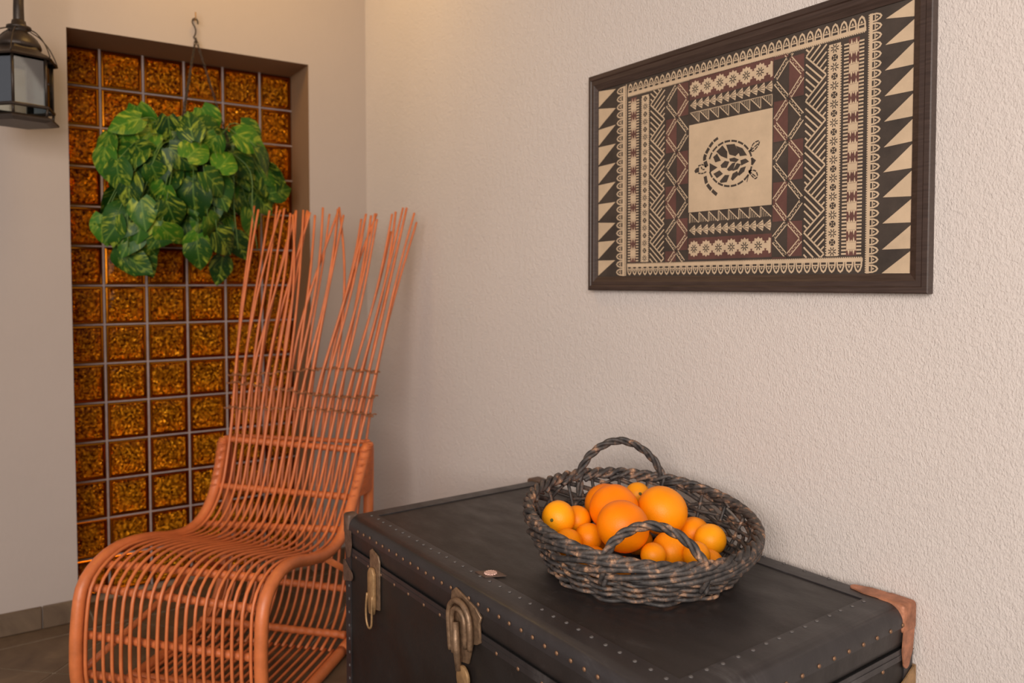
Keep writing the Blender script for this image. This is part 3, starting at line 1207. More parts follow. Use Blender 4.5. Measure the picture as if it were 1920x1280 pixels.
# cane rods
NROD = 19
WK = [0.027 + (CW - 0.054) * k / (NROD - 1) for k in range(NROD)]
STICKS = [[(0.512,1.024),(0.504,1.202),(0.508,1.398)],[(0.501,1.024),(0.493,1.202),(0.473,1.29),(0.476,1.382)],[(0.466,1.035),(0.456,1.156),(0.456,1.269),(0.45,1.381)],[(0.463,1.015),(0.443,1.166),(0.406,1.315),(0.399,1.38)],[(0.439,1.0),(0.419,1.105),(0.415,1.253),(0.421,1.396)],[(0.407,1.005),(0.374,1.095),(0.36,1.217),(0.339,1.377)],[(0.418,0.965),(0.392,1.065),(0.37,1.206),(0.355,1.364)],[(0.4,1.04),(0.395,1.135),(0.387,1.253),(0.382,1.385)],[(0.443,0.94),(0.425,1.065),(0.415,1.227),(0.416,1.388)],[(0.364,0.966),(0.346,1.095),(0.326,1.206),(0.303,1.293),(0.289,1.37)],[(0.347,0.966),(0.352,1.095),(0.353,1.227),(0.353,1.366)],[(0.346,1.001),(0.334,1.135),(0.316,1.267),(0.307,1.378)],[(0.327,0.927),(0.328,1.035),(0.328,1.176),(0.334,1.376)],[(0.323,0.966),(0.324,1.095),(0.315,1.206),(0.301,1.375)],[(0.299,0.967),(0.307,1.065),(0.32,1.252),(0.341,1.361)],[(0.291,0.991),(0.29,1.125),(0.283,1.216),(0.266,1.362)],[(0.267,1.016),(0.253,1.135),(0.222,1.256),(0.187,1.368)],[(0.29,1.036),(0.296,1.135),(0.304,1.252),(0.311,1.378)],[(0.258,0.992),(0.261,1.115),(0.267,1.241),(0.271,1.36)],[(0.223,0.987),(0.226,1.135),(0.224,1.251),(0.231,1.384)],[(0.229,0.943),(0.226,1.066),(0.228,1.205),(0.219,1.364)],[(0.197,0.92),(0.188,1.036),(0.185,1.155),(0.175,1.378)],[(0.19,1.002),(0.188,1.135),(0.18,1.215),(0.184,1.358)],[(0.186,1.066),(0.181,1.175),(0.167,1.25),(0.155,1.357)],[(0.16,0.968),(0.143,1.056),(0.119,1.19),(0.104,1.357)],[(0.152,0.944),(0.127,1.056),(0.083,1.264),(0.093,1.343)],[(0.138,1.007),(0.111,1.115),(0.071,1.249),(0.072,1.359)],[(0.144,1.017),(0.121,1.105),(0.084,1.214),(0.044,1.362)],[(0.124,0.921),(0.101,1.066),(0.09,1.165),(0.075,1.345)],[(0.108,1.003),(0.115,1.095),(0.15,1.24),(0.181,1.386)],[(0.081,0.969),(0.073,1.042),(0.059,1.174),(0.055,1.249),(0.041,1.36)],[(0.09,0.945),(0.083,1.037),(0.082,1.135),(0.064,1.224),(0.062,1.355)],[(0.064,0.945),(0.059,1.066),(0.041,1.204),(0.026,1.339)],[(0.051,0.922),(0.046,1.003),(0.045,1.105),(0.069,1.224),(0.056,1.254)],[(0.032,0.994),(0.009,1.086),(-0.007,1.194),(-0.017,1.298)],[(0.027,0.994),(0.005,1.096),(-0.018,1.248),(-0.024,1.357)],[(0.012,0.946),(-0.009,1.057),(-0.029,1.213),(-0.03,1.366)],[(0.004,0.97),(-0.01,1.105),(-0.033,1.203),(-0.06,1.378)],[(-0.006,0.97),(-0.022,1.091),(-0.04,1.238),(-0.064,1.38)],[(-0.019,1.004),(-0.034,1.13),(-0.055,1.248),(-0.072,1.363)],[(-0.032,0.971),(-0.043,1.076),(-0.087,1.238),(-0.104,1.329)],[(-0.027,0.971),(-0.05,1.115),(-0.078,1.223),(-0.103,1.359)]]
STICKS = [q for i_, q in enumerate(STICKS[::-1]) if i_ not in (8, 17, 26, 33)]        # now ordered from the right side (w near 0) to the left


def smooth_stick(P):
    """quadratic through both ends, least squares in between: canes bend evenly"""
    (w0, z0), (w1, z1) = P[0], P[-1]
    num = den = 0.0
    for w_, z in P[1:-1]:
        t = (z - z0) / (z1 - z0)
        g = t * (1 - t)
        num += g * (w_ - (w0 + (w1 - w0) * t))
        den += g * g
    k_ = max(-0.16, min(0.16, num / den if den else 0.0))
    return [(w0 + (w1 - w0) * t + k_ * t * (1 - t), z0 + (z1 - z0) * t) for t in (0.2, 0.4, 0.6, 0.8, 1.0)]


def back_d(z):
    return -0.600 - 0.24 * (z - 0.6)


for k in range(NROD):
    w_ = WK[k]
    f = w_ / CW
    for rear in (0, 1):
        stick = STICKS[2 * k + rear]
        bw = -0.018 + 0.532 * (2 * k + rear) / (2 * NROD - 1)
        doff = rnd.uniform(-0.004, 0.004) - 0.011 * rear
        if not rear:
            pts = [loop_pt(i, f, w_, 0.004 if i > 24 else 0) for i in range(0, NR, 1)]
            zt_ = [(0.66, 0.15), (0.72, 0.45), (0.78, 0.75), (0.83, 1.0)]
            up = [cp(back_d(z), w_ + (bw - w_) * t, z) for z, t in zt_]
            pts = pts[:-1] + [p for p in spline([pts[-2], cp(back_d(.605), w_, .605)] + up, 14)][1:]
        else:
            low = [(-.395, .018, 0), (-.47, .045, 0), (-.53, .105, 0), (-.572, .20, 0), (-.603, .33, 0), (-.638, .47, .1), (-.664, .60, .25), (-.680, .70, .5), (-.680, .765, .75), (back_d(.83) - .016, .83, 1.0)]
            pts = spline([cp(d, w_ + 0.012 + (bw - w_ - 0.012) * t, z) for d, z, t in low], 34)
        spts = [pts[-1]]
        stick = smooth_stick([(bw, 0.83)] + [tuple(q) for q in stick])
        ztop = stick[-1][1]
        for (sw, sz) in stick:
            spts.append(cp(back_d(sz) + doff * (0.4 + 1.6 * (sz - .83) / .5), sw, sz))
        pts = pts[:-1] + spline(spts, 18)
        for _ in range(40):      # even out the bend where the cane leaves the twine
            q0 = len(pts) - 34
            new = [p.copy() for p in pts]
            for q in range(q0, len(pts) - 1):
                new[q] = pts[q] * 0.5 + (pts[q - 1] + pts[q + 1]) * 0.25
            pts = new
        r0 = rnd.uniform(0.0042, 0.0050)
        rr_ = [r0] * len(pts)
        for q in range(18):
            rr_[-1 - q] = r0 * (0.80 + 0.20 * q / 18)
        mb = MB()
        mb.tube(pts, rr_, 6)
        o = mb.build('rod', M_CANE, chair)

# cross bars, wrapped with cane
def crossbar(a_, b_, r=0.0105, name='crossbar'):
    mb = MB()
    A_, B_ = Vector(a_), Vector(b_)
    n_ = 90
    pts = [A_.lerp(B_, i / (n_ - 1)) for i in range(n_)]
    mb.tube(pts, [r * (1 + 0.10 * sin(i * 1.25)) for i in range(n_)], 8)
    return mb.build(name, M_CANE_D, chair)


WA, WB = 0.008, CW - 0.008
crossbar(cp(.022, WA, .322), cp(.022, WB, .336))
crossbar(cp(.036, WA, .206), cp(.044, WB, .222))
crossbar(cp(.030, WA, .100), cp(.040, WB, .118))
crossbar(cp(-.030, WA, .378), cp(-.030, WB, .379))
crossbar(cp(-.30, WA, .333), cp(-.33, WB, .342))
crossbar(cp(-.440, WA, .374), cp(-.468, WB, .352), 0.011)
crossbar(cp(-.516, WA, .452), cp(-.556, WB, .452), 0.011)
crossbar(cp(-.603, WA, .582), cp(-.606, WB, .598), 0.011)
crossbar(cp(-.446, WA, .047), cp(-.446, WB, .050), 0.0115)
crossbar(cp(-.563, WA, .140), cp(-.563, WB, .148), 0.0115)
crossbar(cp(-.648, WA, .600), cp(-.648, WB, .600), 0.008)
crossbar(cp(-.12, WA, .034), cp(-.12, WB, .034))
# braces
for w_ in (0.0, CW):
    mb = MB()
    mb.tube([cp(-.30, w_, .335), cp(-.45, w_ + 0.0, .245), cp(-.585, w_, .165)], 0.0095, 8)
    mb.build('brace', M_CANE, chair)
mb = MB()
mb.tube([cp(.045, CW, .130), cp(-.20, CW, .172), cp(-.60, CW, .265)], 0.009, 8)
mb.build('brace', M_CANE, chair)

# twine weaving the rods together
for (zr, zl, sag, dn) in ((.826, .822, .012, 0.0), (.752, .775, -.010, 0.4), (.693, .709, .006, 0.8)):
    for s_ in (0, 1):
        mb = MB()
        pts = []
        n_ = 170
        for i in range(n_):
            t = i / (n_ - 1)
            w_ = -0.019 + 0.538 * t
            z = zr + (zl - zr) * t + sag * sin(pi * t * 1.6) + 0.003 * mnoise.noise(Vector((t * 14, zr * 9, 0))) + (s_ * 2 - 1) * 0.0028 * sin(42 * pi * t)
            d = back_d(z) - 0.006 + (1 - 2 * s_) * 0.0145 * cos(21 * pi * t * 1.0)
            pts.append(cp(d, w_, z))
        mb.tube(pts, 0.0027, 5)
        mb.build('twine', M_TWINE, chair)

# ---------------------------------------------------------------- framed print
FX0, FX1, FZ0, FZ1 = 1.3435, 2.1985, 1.1030, 1.6455
frame = empty('framed_print', ((FX0 + FX1) / 2, 0, (FZ0 + FZ1) / 2))
tag(frame, 'dark wood framed bark cloth print with a turtle, on the textured wall', 'picture')
IX0, IX1, IZ0, IZ1 = 1.3725, 2.1645, 1.1375, 1.6070
FXc, FZc = frame.location.x, frame.location.z


def bar(o0, o1, i0, i1):
    """mitred moulding from outer edge o0-o1 to inner edge i0-i1"""
    pr = [(0, 0.0), (0, -0.017), (0.05, -0.0185), (0.30, -0.0185), (0.36, -0.0165), (0.62, -0.0165), (0.70, -0.0150), (1.0, -0.0105), (1.0, 0.0)]
    vs = []
    for (o_, i_) in ((o0, i0), (o1, i1)):
        for t, y_ in pr:
            vs.append((o_[0] + (i_[0] - o_[0]) * t - FXc, y_ - 0.001, o_[1] + (i_[1] - o_[1]) * t - FZc))
    n_ = len(pr)
    mb = MB()
    mb.add(vs, [(k, (k + 1) % n_, n_ + (k + 1) % n_, n_ + k) for k in range(n_)] + [tuple(range(n_)), tuple(range(n_, 2 * n_))[::-1]])
    return mb.build('frame_bar', M_FRAME, frame, smooth=False)


O = [(FX0, FZ0), (FX1, FZ0), (FX1, FZ1), (FX0, FZ1)]
I = [(IX0, IZ0), (IX1, IZ0), (IX1, IZ1), (IX0, IZ1)]
for k in range(4):
    bar(O[k], O[(k + 1) % 4], I[k], I[(k + 1) % 4])

# the print: flat inked shapes on cloth
PRI = MB()
YP = -0.0095


def pp(pts, mi, lay=1):
    n_ = len(pts)
    PRI.add([(x - FXc, YP - 0.00012 * lay, z - FZc) for x, z in pts], [tuple(range(n_))], mi)


def rect(x0, x1, z0, z1, mi, lay=1):
    pp([(x0, z0), (x1, z0), (x1, z1), (x0, z1)], mi, lay)


def seg(x0, z0, x1, z1, w_, mi, lay=2):
    dx_, dz_ = x1 - x0, z1 - z0
    l = math.hypot(dx_, dz_) or 1e-6
    nx_, nz_ = -dz_ / l * w_ / 2, dx_ / l * w_ / 2
    pp([(x0 + nx_, z0 + nz_), (x0 - nx_, z0 - nz_), (x1 - nx_, z1 - nz_), (x1 + nx_, z1 + nz_)], mi, lay)


def disc(x, z, r, mi, lay, n_=10, rz=None):
    rz = rz or r
    pp([(x + r * cos(2 * pi * q / n_), z + rz * sin(2 * pi * q / n_)) for q in range(n_)], mi, lay)


CR, INK, MAR = 0, 1, 2
rect(IX0 - 0.004, IX1 + 0.004, IZ0 - 0.004, IZ1 + 0.004, INK, 0)
# saw-tooth edges
bl = [1.607, 1.5634, 1.5097, 1.466, 1.417, 1.3702, 1.3222, 1.2758, 1.2265, 1.1794, 1.1375]
rl = [1.5997, 1.5531, 1.5123, 1.4656, 1.4189, 1.372, 1.3222, 1.2705, 1.2269, 1.178]
for i in range(10):
    pp([(1.369, bl[i] - 0.001), (1.4345, rl[i]), (1.369, bl[i + 1])], CR)
ll = [1.5845, 1.5389, 1.4946, 1.4497, 1.4052, 1.3602, 1.3164, 1.2725, 1.2265, 1.1804, 1.1384]
rl = [1.607, 1.5743, 1.5362, 1.494, 1.4497, 1.4065, 1.3642, 1.3185, 1.2699, 1.2253, 1.1806, 1.1379]
for i in range(11):
    pp([(2.1135, ll[i]), (2.168, rl[i] - 0.001), (2.168, rl[i + 1])], CR)


def arches(x0, z0, ux, uz, vx, vz, n_, pitch, hgt):
    """row of cream scallops; u along the row, v outward"""
    def q(u_, v_):
        return (x0 + ux * u_ + vx * v_, z0 + uz * u_ + vz * v_)
    L_ = n_ * pitch
    pp([q(0, 0), q(L_, 0), q(L_, hgt * 0.26), q(0, hgt * 0.26)], CR, 1)
    for m_ in range(int(L_ / 0.0042)):
        u_ = m_ * 0.0042
        pp([q(u_ + 0.0008, -0.0018), q(u_ + 0.0034, -0.0018), q(u_ + 0.0034, 0.0002), q(u_ + 0.0008, 0.0002)], CR, 1)
    for i in range(n_):
        c_ = (i + 0.5) * pitch
        hw = pitch * 0.47
        pp([q(c_ - hw, hgt * .2), q(c_ + hw, hgt * .2), q(c_ + hw * .96, hgt * .55), q(c_ + hw * .6, hgt * .86), q(c_, hgt), q(c_ - hw * .6, hgt * .86), q(c_ - hw * .96, hgt * .55)], CR, 2)
        pp([q(c_ - hw * .62, hgt * .26), q(c_ + hw * .62, hgt * .26), q(c_ + hw * .62, hgt * .41), q(c_ - hw * .62, hgt * .41)], INK, 3)
        pp([q(c_ - hw * .62, hgt * .49), q(c_ + hw * .62, hgt * .49), q(c_ + hw * .40, hgt * .72), q(c_, hgt * .86), q(c_ - hw * .40, hgt * .72)], INK, 3)
        pp([q(c_ - hw * .30, hgt * .53), q(c_ + hw * .30, hgt * .53), q(c_, hgt * .70)], CR, 4)


arches(1.4672, 1.1385, 0, 1, -1, 0, 24, 0.01925, 0.0295)
arches(2.0840, 1.1385, 0, 1, 1, 0, 28, 0.01650, 0.0235)
arches(1.4760, 1.5728, 1, 0, 0, 1, 35, 0.01720, 0.0295)
arches(1.4760, 1.1672, 1, 0, 0, -1, 35, 0.01720, 0.0275)
seg(1.4712, 1.139, 1.4712, 1.603, 0.0028, CR, 1)


def fringe(xa, xb, n_):
    z0, z1 = 1.1715, 1.5665
    rect(xa, xb, z0, z1, INK, 1)
    wd, pit = xb - xa, (z1 - z0) / n_
    c_ = (xa + xb) / 2
    rect(c_ - wd * .24, c_ + wd * .24, z0, z1, MAR, 2)
    m_ = int((z1 - z0) / 0.0066)
    for i in range(m_):
        z = z0 + (i + .3) * 0.0066
        rect(xa + wd * .05, xa + wd * .27, z, z + 0.0030, CR, 3)
        rect(xb - wd * .27, xb - wd * .05, z, z + 0.0030, CR, 3)
    for i in range(n_):
        zc = z0 + (i + .5) * pit
        h, w1 = pit * .5, wd * .175
        rect(c_ - w1 * 1.1, c_ + w1 * 1.1, zc - h * .36, zc + h * .36, CR, 3)
        for sx_ in (-.62, 0.0, .62):
            for sg in (-1, 1):
                tall = 0.66 if sx_ == 0 else 0.95
                pp([(c_ + (sx_ - .34) * w1, zc + sg * h * .38), (c_ + (sx_ + .34) * w1, zc + sg * h * .38), (c_ + sx_ * w1, zc + sg * h * tall)], CR, 4)
        for sg in (-1, 1):
            rect(c_ + sg * w1 * 1.1 - .001, c_ + sg * w1 * 1.1 + .001, zc - h * .5, zc + h * .5, CR, 4)


fringe(1.4765, 1.5163, 9)
fringe(2.0340, 2.0772, 11)


def dots(xa, xb, n_):
    z0, z1 = 1.1715, 1.5650
    rect(xa + .001, xb - .001, z0, z1, CR, 1)
    m_ = int((z1 - z0) / 0.0048)
    for i in range(m_):
        z = z0 + i * 0.0048
        rect(xa - .0012, xa + .0012, z + .001, z + .0036, CR, 2)
        rect(xb - .0012, xb + .0012, z + .001, z + .0036, CR, 2)
    pit = (z1 - z0) / n_
    c_ = (xa + xb) / 2
    r_ = (xb - xa) * .30
    for i in range(n_):
        zc = z0 + (i + .5) * pit
        if i % 2:
            disc(c_, zc, r_ * .85, INK, 3, 12)
            disc(c_, zc, r_ * .25, CR, 4, 6)
            for q in range(4):
                a_ = pi / 4 + pi / 2 * q
                seg(c_, zc, c_ + r_ * .9 * cos(a_), zc + r_ * .9 * sin(a_), .0012, CR, 4)
        else:
            for q in range(8):
                a_ = pi / 8 + pi / 4 * q
                seg(c_ + r_ * .3 * cos(a_), zc + r_ * .3 * sin(a_), c_ + r_ * 1.1 * cos(a_), zc + r_ * 1.1 * sin(a_), .0019, INK, 3)


dots(1.5225, 1.5465, 22)
dots(2.0050, 2.0305, 23)


def diag(xa, xb, ztop, H):
    """zigzag of hatched triangles"""
    z0, z1 = 1.1700, 1.5700
    def sgc(x0, z0_, x1, z1_, w_):
        # clip segment to the band
        if max(z0_, z1_) < z0 or min(z0_, z1_) > z1:
            return
        for _ in range(2):
            if z0_ > z1:
                t = (z1 - z0_) / (z1_ - z0_); x0, z0_ = x0 + (x1 - x0) * t, z1
            if z0_ < z0:
                t = (z0 - z0_) / (z1_ - z0_); x0, z0_ = x0 + (x1 - x0) * t, z0
            x0, z0_, x1, z1_ = x1, z1_, x0, z0_
        seg(x0, z0_, x1, z1_, w_, CR, 2)
    n_ = 6
    zt_ = ztop
    while zt_ > z0 - H:
        for k in range(n_):
            s_ = H * (k + .12) / n_
            # triangle on the left edge, lines falling to the right
            t = 1 - s_ / H
            sgc(xa, zt_ - s_, xa + (xb - xa) * t, zt_ - s_ - H / 2 * t, .0031)
            # triangle on the right edge, lines falling to the left
            sgc(xb, zt_ - H / 2 - s_, xb - (xb - xa) * t, zt_ - H / 2 - s_ - H / 2 * t, .0031)
        zt_ -= H


diag(1.5515, 1.5960, 1.62, 0.0800)
diag(1.9580, 2.0010, 1.64, 0.0840)


def crosses(xa, xb, nodes):
    c_ = (xa + xb) / 2
    z0, z1 = 1.1700, 1.5710
    rect(xa, xb, z0, z1, INK, 1)
    n_ = len(nodes)
    H = (nodes[0] - nodes[-1]) / (n_ - 1)
    nds = [nodes[0] + H] + list(nodes) + [nodes[-1] - H]
    for i, zc in enumerate(nds):
        up_e = (zc + nds[i - 1]) / 2 if i > 0 else zc + H / 2
        dn_e = (zc + nds[i + 1]) / 2 if i < len(nds) - 1 else zc - H / 2
        for sx_ in (-1, 1):
            for sg in (-1, 1):
                xe = xa if sx_ < 0 else xb
                ze = up_e if sg > 0 else dn_e
                if (sx_ * sg > 0) == (i % 2 == 0):
                    a0, a1 = max(min(zc, ze), z0), min(max(zc, ze), z1)
                    if a1 > a0:
                        rect(min(c_, xe), max(c_, xe), a0, a1, MAR, 2)
                lo, hi = max(min(zc, ze), z0), min(max(zc, ze), z1)
                if hi - lo < 0.004:
                    continue
                # direction from node to corner, in double lines with a beaded middle
                def at_(t):
                    return (c_ + (xe - c_) * t, zc + (ze - zc) * t)
                t0, t1 = 0.07, 0.90
                if abs(ze - zc) > 0:
                    lim = (z1 - zc) / (ze - zc) if sg > 0 else (z0 - zc) / (ze - zc)
                    t1 = min(t1, lim) if lim > 0 else t1
                    if zc > z1:
                        t0 = max(t0, (z1 - zc) / (ze - zc))
                    if zc < z0:
                        t0 = max(t0, (z0 - zc) / (ze - zc))
                if t1 - t0 < 0.1:
                    continue
                (xs, zs), (xf, zf) = at_(t0), at_(t1)
                l = math.hypot(xf - xs, zf - zs)
                nx_, nz_ = -(zf - zs) / l, (xf - xs) / l
                for o_ in (-.0040, .0040):
                    seg(xs + nx_ * o_, zs + nz_ * o_, xf + nx_ * o_, zf + nz_ * o_, .0022, CR, 3)
                m_ = max(int(l / .005), 1)
                for q in range(m_):
                    t = (q + .5) / m_
                    o_ = .0011 * (1 if q % 2 else -1)
                    seg(xs + (xf - xs) * (t - .3 / m_) + nx_ * o_, zs + (zf - zs) * (t - .3 / m_) + nz_ * o_, xs + (xf - xs) * (t + .3 / m_) + nx_ * o_, zs + (zf - zs) * (t + .3 / m_) + nz_ * o_, .0012, CR, 4)
    seg(c_, z0, c_, z1, .0016, INK, 5)
    for zc in nodes:
        if z0 < zc < z1:
            seg(xa, zc, xb, zc, .0014, INK, 5)


crosses(1.6004, 1.6665, [1.5701, 1.4954, 1.4179, 1.3428, 1.2675, 1.1948])
crosses(1.8874, 1.9543, [1.5636, 1.4827, 1.4016, 1.3225, 1.2433, 1.1732])

# centre column
XA, XB = 1.6714, 1.8840
for z0, z1 in ((1.1765, 1.2180), (1.5290, 1.5690)):
    rect(XA - .002, XB + .002, z0 - .003, z1 + .003, MAR, 1)
    n_ = 6.3
    pit = (XB - XA) / n_
    for i in range(7):
        xc = XA + (i + .42) * pit
        zc = (z0 + z1) / 2
        if xc > XB + .01:
            break
        star = []
        for q in range(24):
            a_ = 2 * pi * q / 24
            r_ = (.0178, .0140)[q % 2]
            star.append((min(xc + r_ * cos(a_), XB), zc + r_ * 1.06 * sin(a_)))
        pp(star, CR, 2)
        rect(max(xc - pit / 2, XA), min(xc + pit / 2, XB), zc - .0055, zc + .0055, CR, 3)
        if xc < XB - .01:
            for q in range(8):
                a_ = pi / 8 + pi / 4 * q
                seg(xc + .0022 * cos(a_), zc + .0022 * sin(a_), xc + .0095 * cos(a_), zc + .0095 * sin(a_), .0022, INK, 4)
for z0, z1, up_ in ((1.2258, 1.2510, -1), (1.5022, 1.5272, 1)):
    n_ = 12
    pit = (XB - XA) / n_
    zc = (z0 + z1) / 2
    for i in range(n_):
        x0 = XA + i * pit
        pp([(x0, zc), (x0 + pit * .9, z1 - .001), (x0 + pit * 1.0, zc + .004), (x0 + pit * 1.02, zc), (x0 + pit, zc - .004), (x0 + pit * .9, z0 + .001)], CR, 2)
        for q in (-1, 0, 1):
            seg(x0 + pit * .25, zc + q * .0015, x0 + pit * .95, zc + q * .0068, .0011, INK, 3)
for z0, z1, up_ in ((1.2548, 1.2775, 1), (1.4740, 1.4985, 0)):
    n_ = 8
    pit = (XB - XA) / n_
    for i in range(n_):
        x0 = XA + i * pit
        if up_:     # hatched triangle with its upright on the left
            seg(x0 + .001, z0, x0 + .001, z1, .0020, CR, 2)
            seg(x0 + .001, z1, x0 + pit, z0, .0022, CR, 2)
            for q in range(1, 5):
                t = q / 5
                seg(x0 + pit * t * .9, z0 + .001, x0 + pit * t * .9, z0 + (z1 - z0) * (1 - t) * .95, .0011, CR, 2)
        else:
            seg(x0 + pit - .001, z0, x0 + pit - .001, z1, .0020, CR, 2)
            seg(x0 + .001, z1, x0 + pit, z0, .0022, CR, 2)
            seg(x0, z1, x0 + pit, z1, .0014, CR, 2)
            for q in range(1, 5):
                t = q / 5
                seg(x0 + pit * (.15 + t * .8), z1, x0 + pit * (.15 + t * .8), z1 - (z1 - z0) * (t) * .85, .0011, CR, 2)
rect(XA - .003, XB + .001, 1.2785, 1.4715, CR, 2)
seg(XA - .003, 1.2785, XA - .003, 1.4715, .0012, INK, 3)

# turtle
T = [[[1.7471, 1.403], [1.7617, 1.4127], [1.7731, 1.3994], [1.7732, 1.3861], [1.7578, 1.3931]], [[1.7729, 1.4128], [1.7926, 1.4116], [1.8028, 1.3937], [1.7949, 1.3882], [1.7806, 1.3934]], [[1.7974, 1.4076], [1.8127, 1.4006], [1.8228, 1.3861], [1.8069, 1.3866], [1.8016, 1.3988]], [[1.7379, 1.3924], [1.7472, 1.3979], [1.7566, 1.3832], [1.7431, 1.3815]], [[1.7282, 1.38], [1.7475, 1.3692], [1.7284, 1.3612]], [[1.758, 1.3729], [1.7684, 1.38], [1.7787, 1.3771], [1.7727, 1.3661], [1.7602, 1.3676]], [[1.7807, 1.3835], [1.7929, 1.3842], [1.803, 1.3789], [1.797, 1.3747], [1.7828, 1.3782]], [[1.809, 1.3765], [1.8209, 1.3782], [1.8288, 1.3717], [1.8111, 1.3664]], [[1.7748, 1.3625], [1.7869, 1.3727], [1.795, 1.3733], [1.7891, 1.3592], [1.7789, 1.3587]], [[1.7891, 1.3575], [1.7991, 1.3712], [1.8091, 1.3683], [1.8012, 1.3594]], [[1.7392, 1.3566], [1.7539, 1.3616], [1.7624, 1.3539], [1.7478, 1.3471]], [[1.7563, 1.3395], [1.7687, 1.3499], [1.779, 1.3487], [1.773, 1.336], [1.7584, 1.3359]], [[1.7853, 1.3414], [1.7892, 1.3509], [1.7993, 1.3547], [1.8034, 1.3476], [1.7894, 1.3376]], [[1.8034, 1.3509], [1.8092, 1.3601], [1.8211, 1.3619], [1.8173, 1.3526], [1.8054, 1.3457]], [[1.8385, 1.3776], [1.8462, 1.3717], [1.8386, 1.363]]]
for p in T:
    cxp, czp = sum(q[0] for q in p) / len(p), sum(q[1] for q in p) / len(p)
    pp([(cxp + (q[0] - cxp) * 1.12, czp + (q[1] - czp) * 1.12) for q in p], INK, 4)


def segs_path(pts, ws, nseg, gap=.18):
    sp = spline([(x, 0, z) for x, z in pts], nseg * 6 + 1)
    for i in range(nseg):
        a_, b_ = i * 6, i * 6 + 5
        w0 = ws[0] + (ws[1] - ws[0]) * i / nseg
        L_, R_ = [], []
        for q in range(a_, b_ + 1):
            t = (sp[min(q + 1, len(sp) - 1)] - sp[max(q - 1, 0)]).normalized()
            L_.append((sp[q].x - t.z * w0 / 2, sp[q].z + t.x * w0 / 2))
            R_.append((sp[q].x + t.z * w0 / 2, sp[q].z - t.x * w0 / 2))
        pp(L_ + R_[::-1], INK, 4)


cxe, cze, rx_, rz_ = 1.7810, 1.3735, .0560, .0475
ring = [(cxe + rx_ * cos(a_), cze + rz_ * sin(a_) + .004 * cos(a_) * -1) for a_ in [radians(165 - q * 15) for q in range(23)]]
segs_path(ring[:], (.0042, .0042), 17)
segs_path([[1.7196, 1.3742], [1.7137, 1.3939], [1.7235, 1.4114], [1.7363, 1.4249], [1.7519, 1.4330]], (.0095, .0050), 5)
segs_path([[1.7154, 1.3541], [1.72, 1.3382], [1.7331, 1.3232], [1.7503, 1.309]], (.0085, .0070), 3)
pp([[1.6850, 1.3690], [1.6900, 1.3740], [1.6985, 1.3760], [1.6985, 1.3650], [1.6880, 1.3640]], INK, 4)
segs_path([[1.6960, 1.3785], [1.7080, 1.3800], [1.7200, 1.3725]], (.0030, .0030), 3)
segs_path([[1.6960, 1.3628], [1.7080, 1.3610], [1.7200, 1.3640]], (.0030, .0030), 3)
segs_path([[1.7040, 1.3755], [1.7080, 1.3700], [1.7150, 1.3690]], (.0030, .0025), 2)
for p in ([[1.8324, 1.3929], [1.84, 1.4064], [1.8534, 1.4102], [1.8516, 1.4015], [1.8402, 1.3919]], [[1.829, 1.3528], [1.8446, 1.351], [1.8505, 1.3407], [1.8448, 1.3349], [1.833, 1.3459]]):
    segs_path(p + [p[0]], (.0028, .0028), 6)
    segs_path([p[0], [(p[2][0] + p[3][0]) / 2, (p[2][1] + p[3][1]) / 2]], (.0030, .0022), 2)
seg(1.8290, 1.3450, 1.8250, 1.3300, .0018, INK, 4)
PRI.build('bark_cloth_print', [M_CREAM, M_INK, M_MAROON], frame, smooth=False)
mb = MB()
mb.box(IX0 - .012 - FXc, IX1 + .012 - FXc, -.0085, -.001, IZ0 - .012 - FZc, IZ1 + .012 - FZc)
mb.build('backing_board', M_DLEATHER, frame, smooth=False)

# ---------------------------------------------------------------- lantern
def lw(x, y_, z):
    return Vector((x * cos(PHI) + y_ * sin(PHI), -x * sin(PHI) + y_ * cos(PHI), z))


LC = lw(0.20, -1.166, 1.589)
lan = empty('wall_lantern', LC)
tag(lan, 'dark bronze six sided lantern with clear panes, left of the amber window', 'lantern')
PH0 = math.atan2(rgt.y, rgt.x) + radians(-10)      # one corner of the hexagon, as it stands in the photo
hexa = lambda k, r, z: (r * cos(PH0 + k * pi / 3), r * sin(PH0 + k * pi / 3), z)


def hexring(prof, name, mat, par, capb=True, capt=True, smooth=False):
    mb = MB()
    mb.lathe(prof, 6, phase=PH0, capb=capb, capt=capt)
    return mb.build(name, mat, par, smooth=smooth)


hexring([(0.082, 0.0), (0.104, 0.006), (0.104, 0.011), (0.088, 0.018), (0.03, 0.020)], 'base_plate', M_IRON, lan)
rg = MB()
rg.tube([hexa(k, 0.090, 0.044) for k in range(6)], 0.0055, 6, closed=True)
rg.build('lower_ring', M_IRON, lan, smooth=False)
for k in range(6):
    mb = MB()
    mb.tube([hexa(k, 0.086, 0.016), hexa(k, 0.089, 0.044)], 0.0042, 6)
    mb.build('foot_post', M_IRON, lan)
    mb = MB()
    mb.tube([hexa(k, 0.086, 0.042), hexa(k, 0.0865, 0.192)], 0.0045, 6)
    mb.build('corner_bar', M_IRON, lan)
    a_, b_ = Vector(hexa(k, 0.083, 0)), Vector(hexa(k + 1, 0.083, 0))
    mb = MB()
    nrm = (a_ + b_).normalized() * 0.0012
    c0 = [a_.lerp(b_, .03) - nrm, a_.lerp(b_, .97) - nrm, a_.lerp(b_, .97) + nrm, a_.lerp(b_, .03) + nrm]
    mb.add([tuple(p + Vector((0, 0, z))) for z in (0.047, 0.190) for p in c0], [(0, 3, 2, 1), (4, 5, 6, 7), (0, 1, 5, 4), (1, 2, 6, 5), (2, 3, 7, 6), (3, 0, 4, 7)])
    mb.build('pane', M_GLASS, lan, smooth=False)
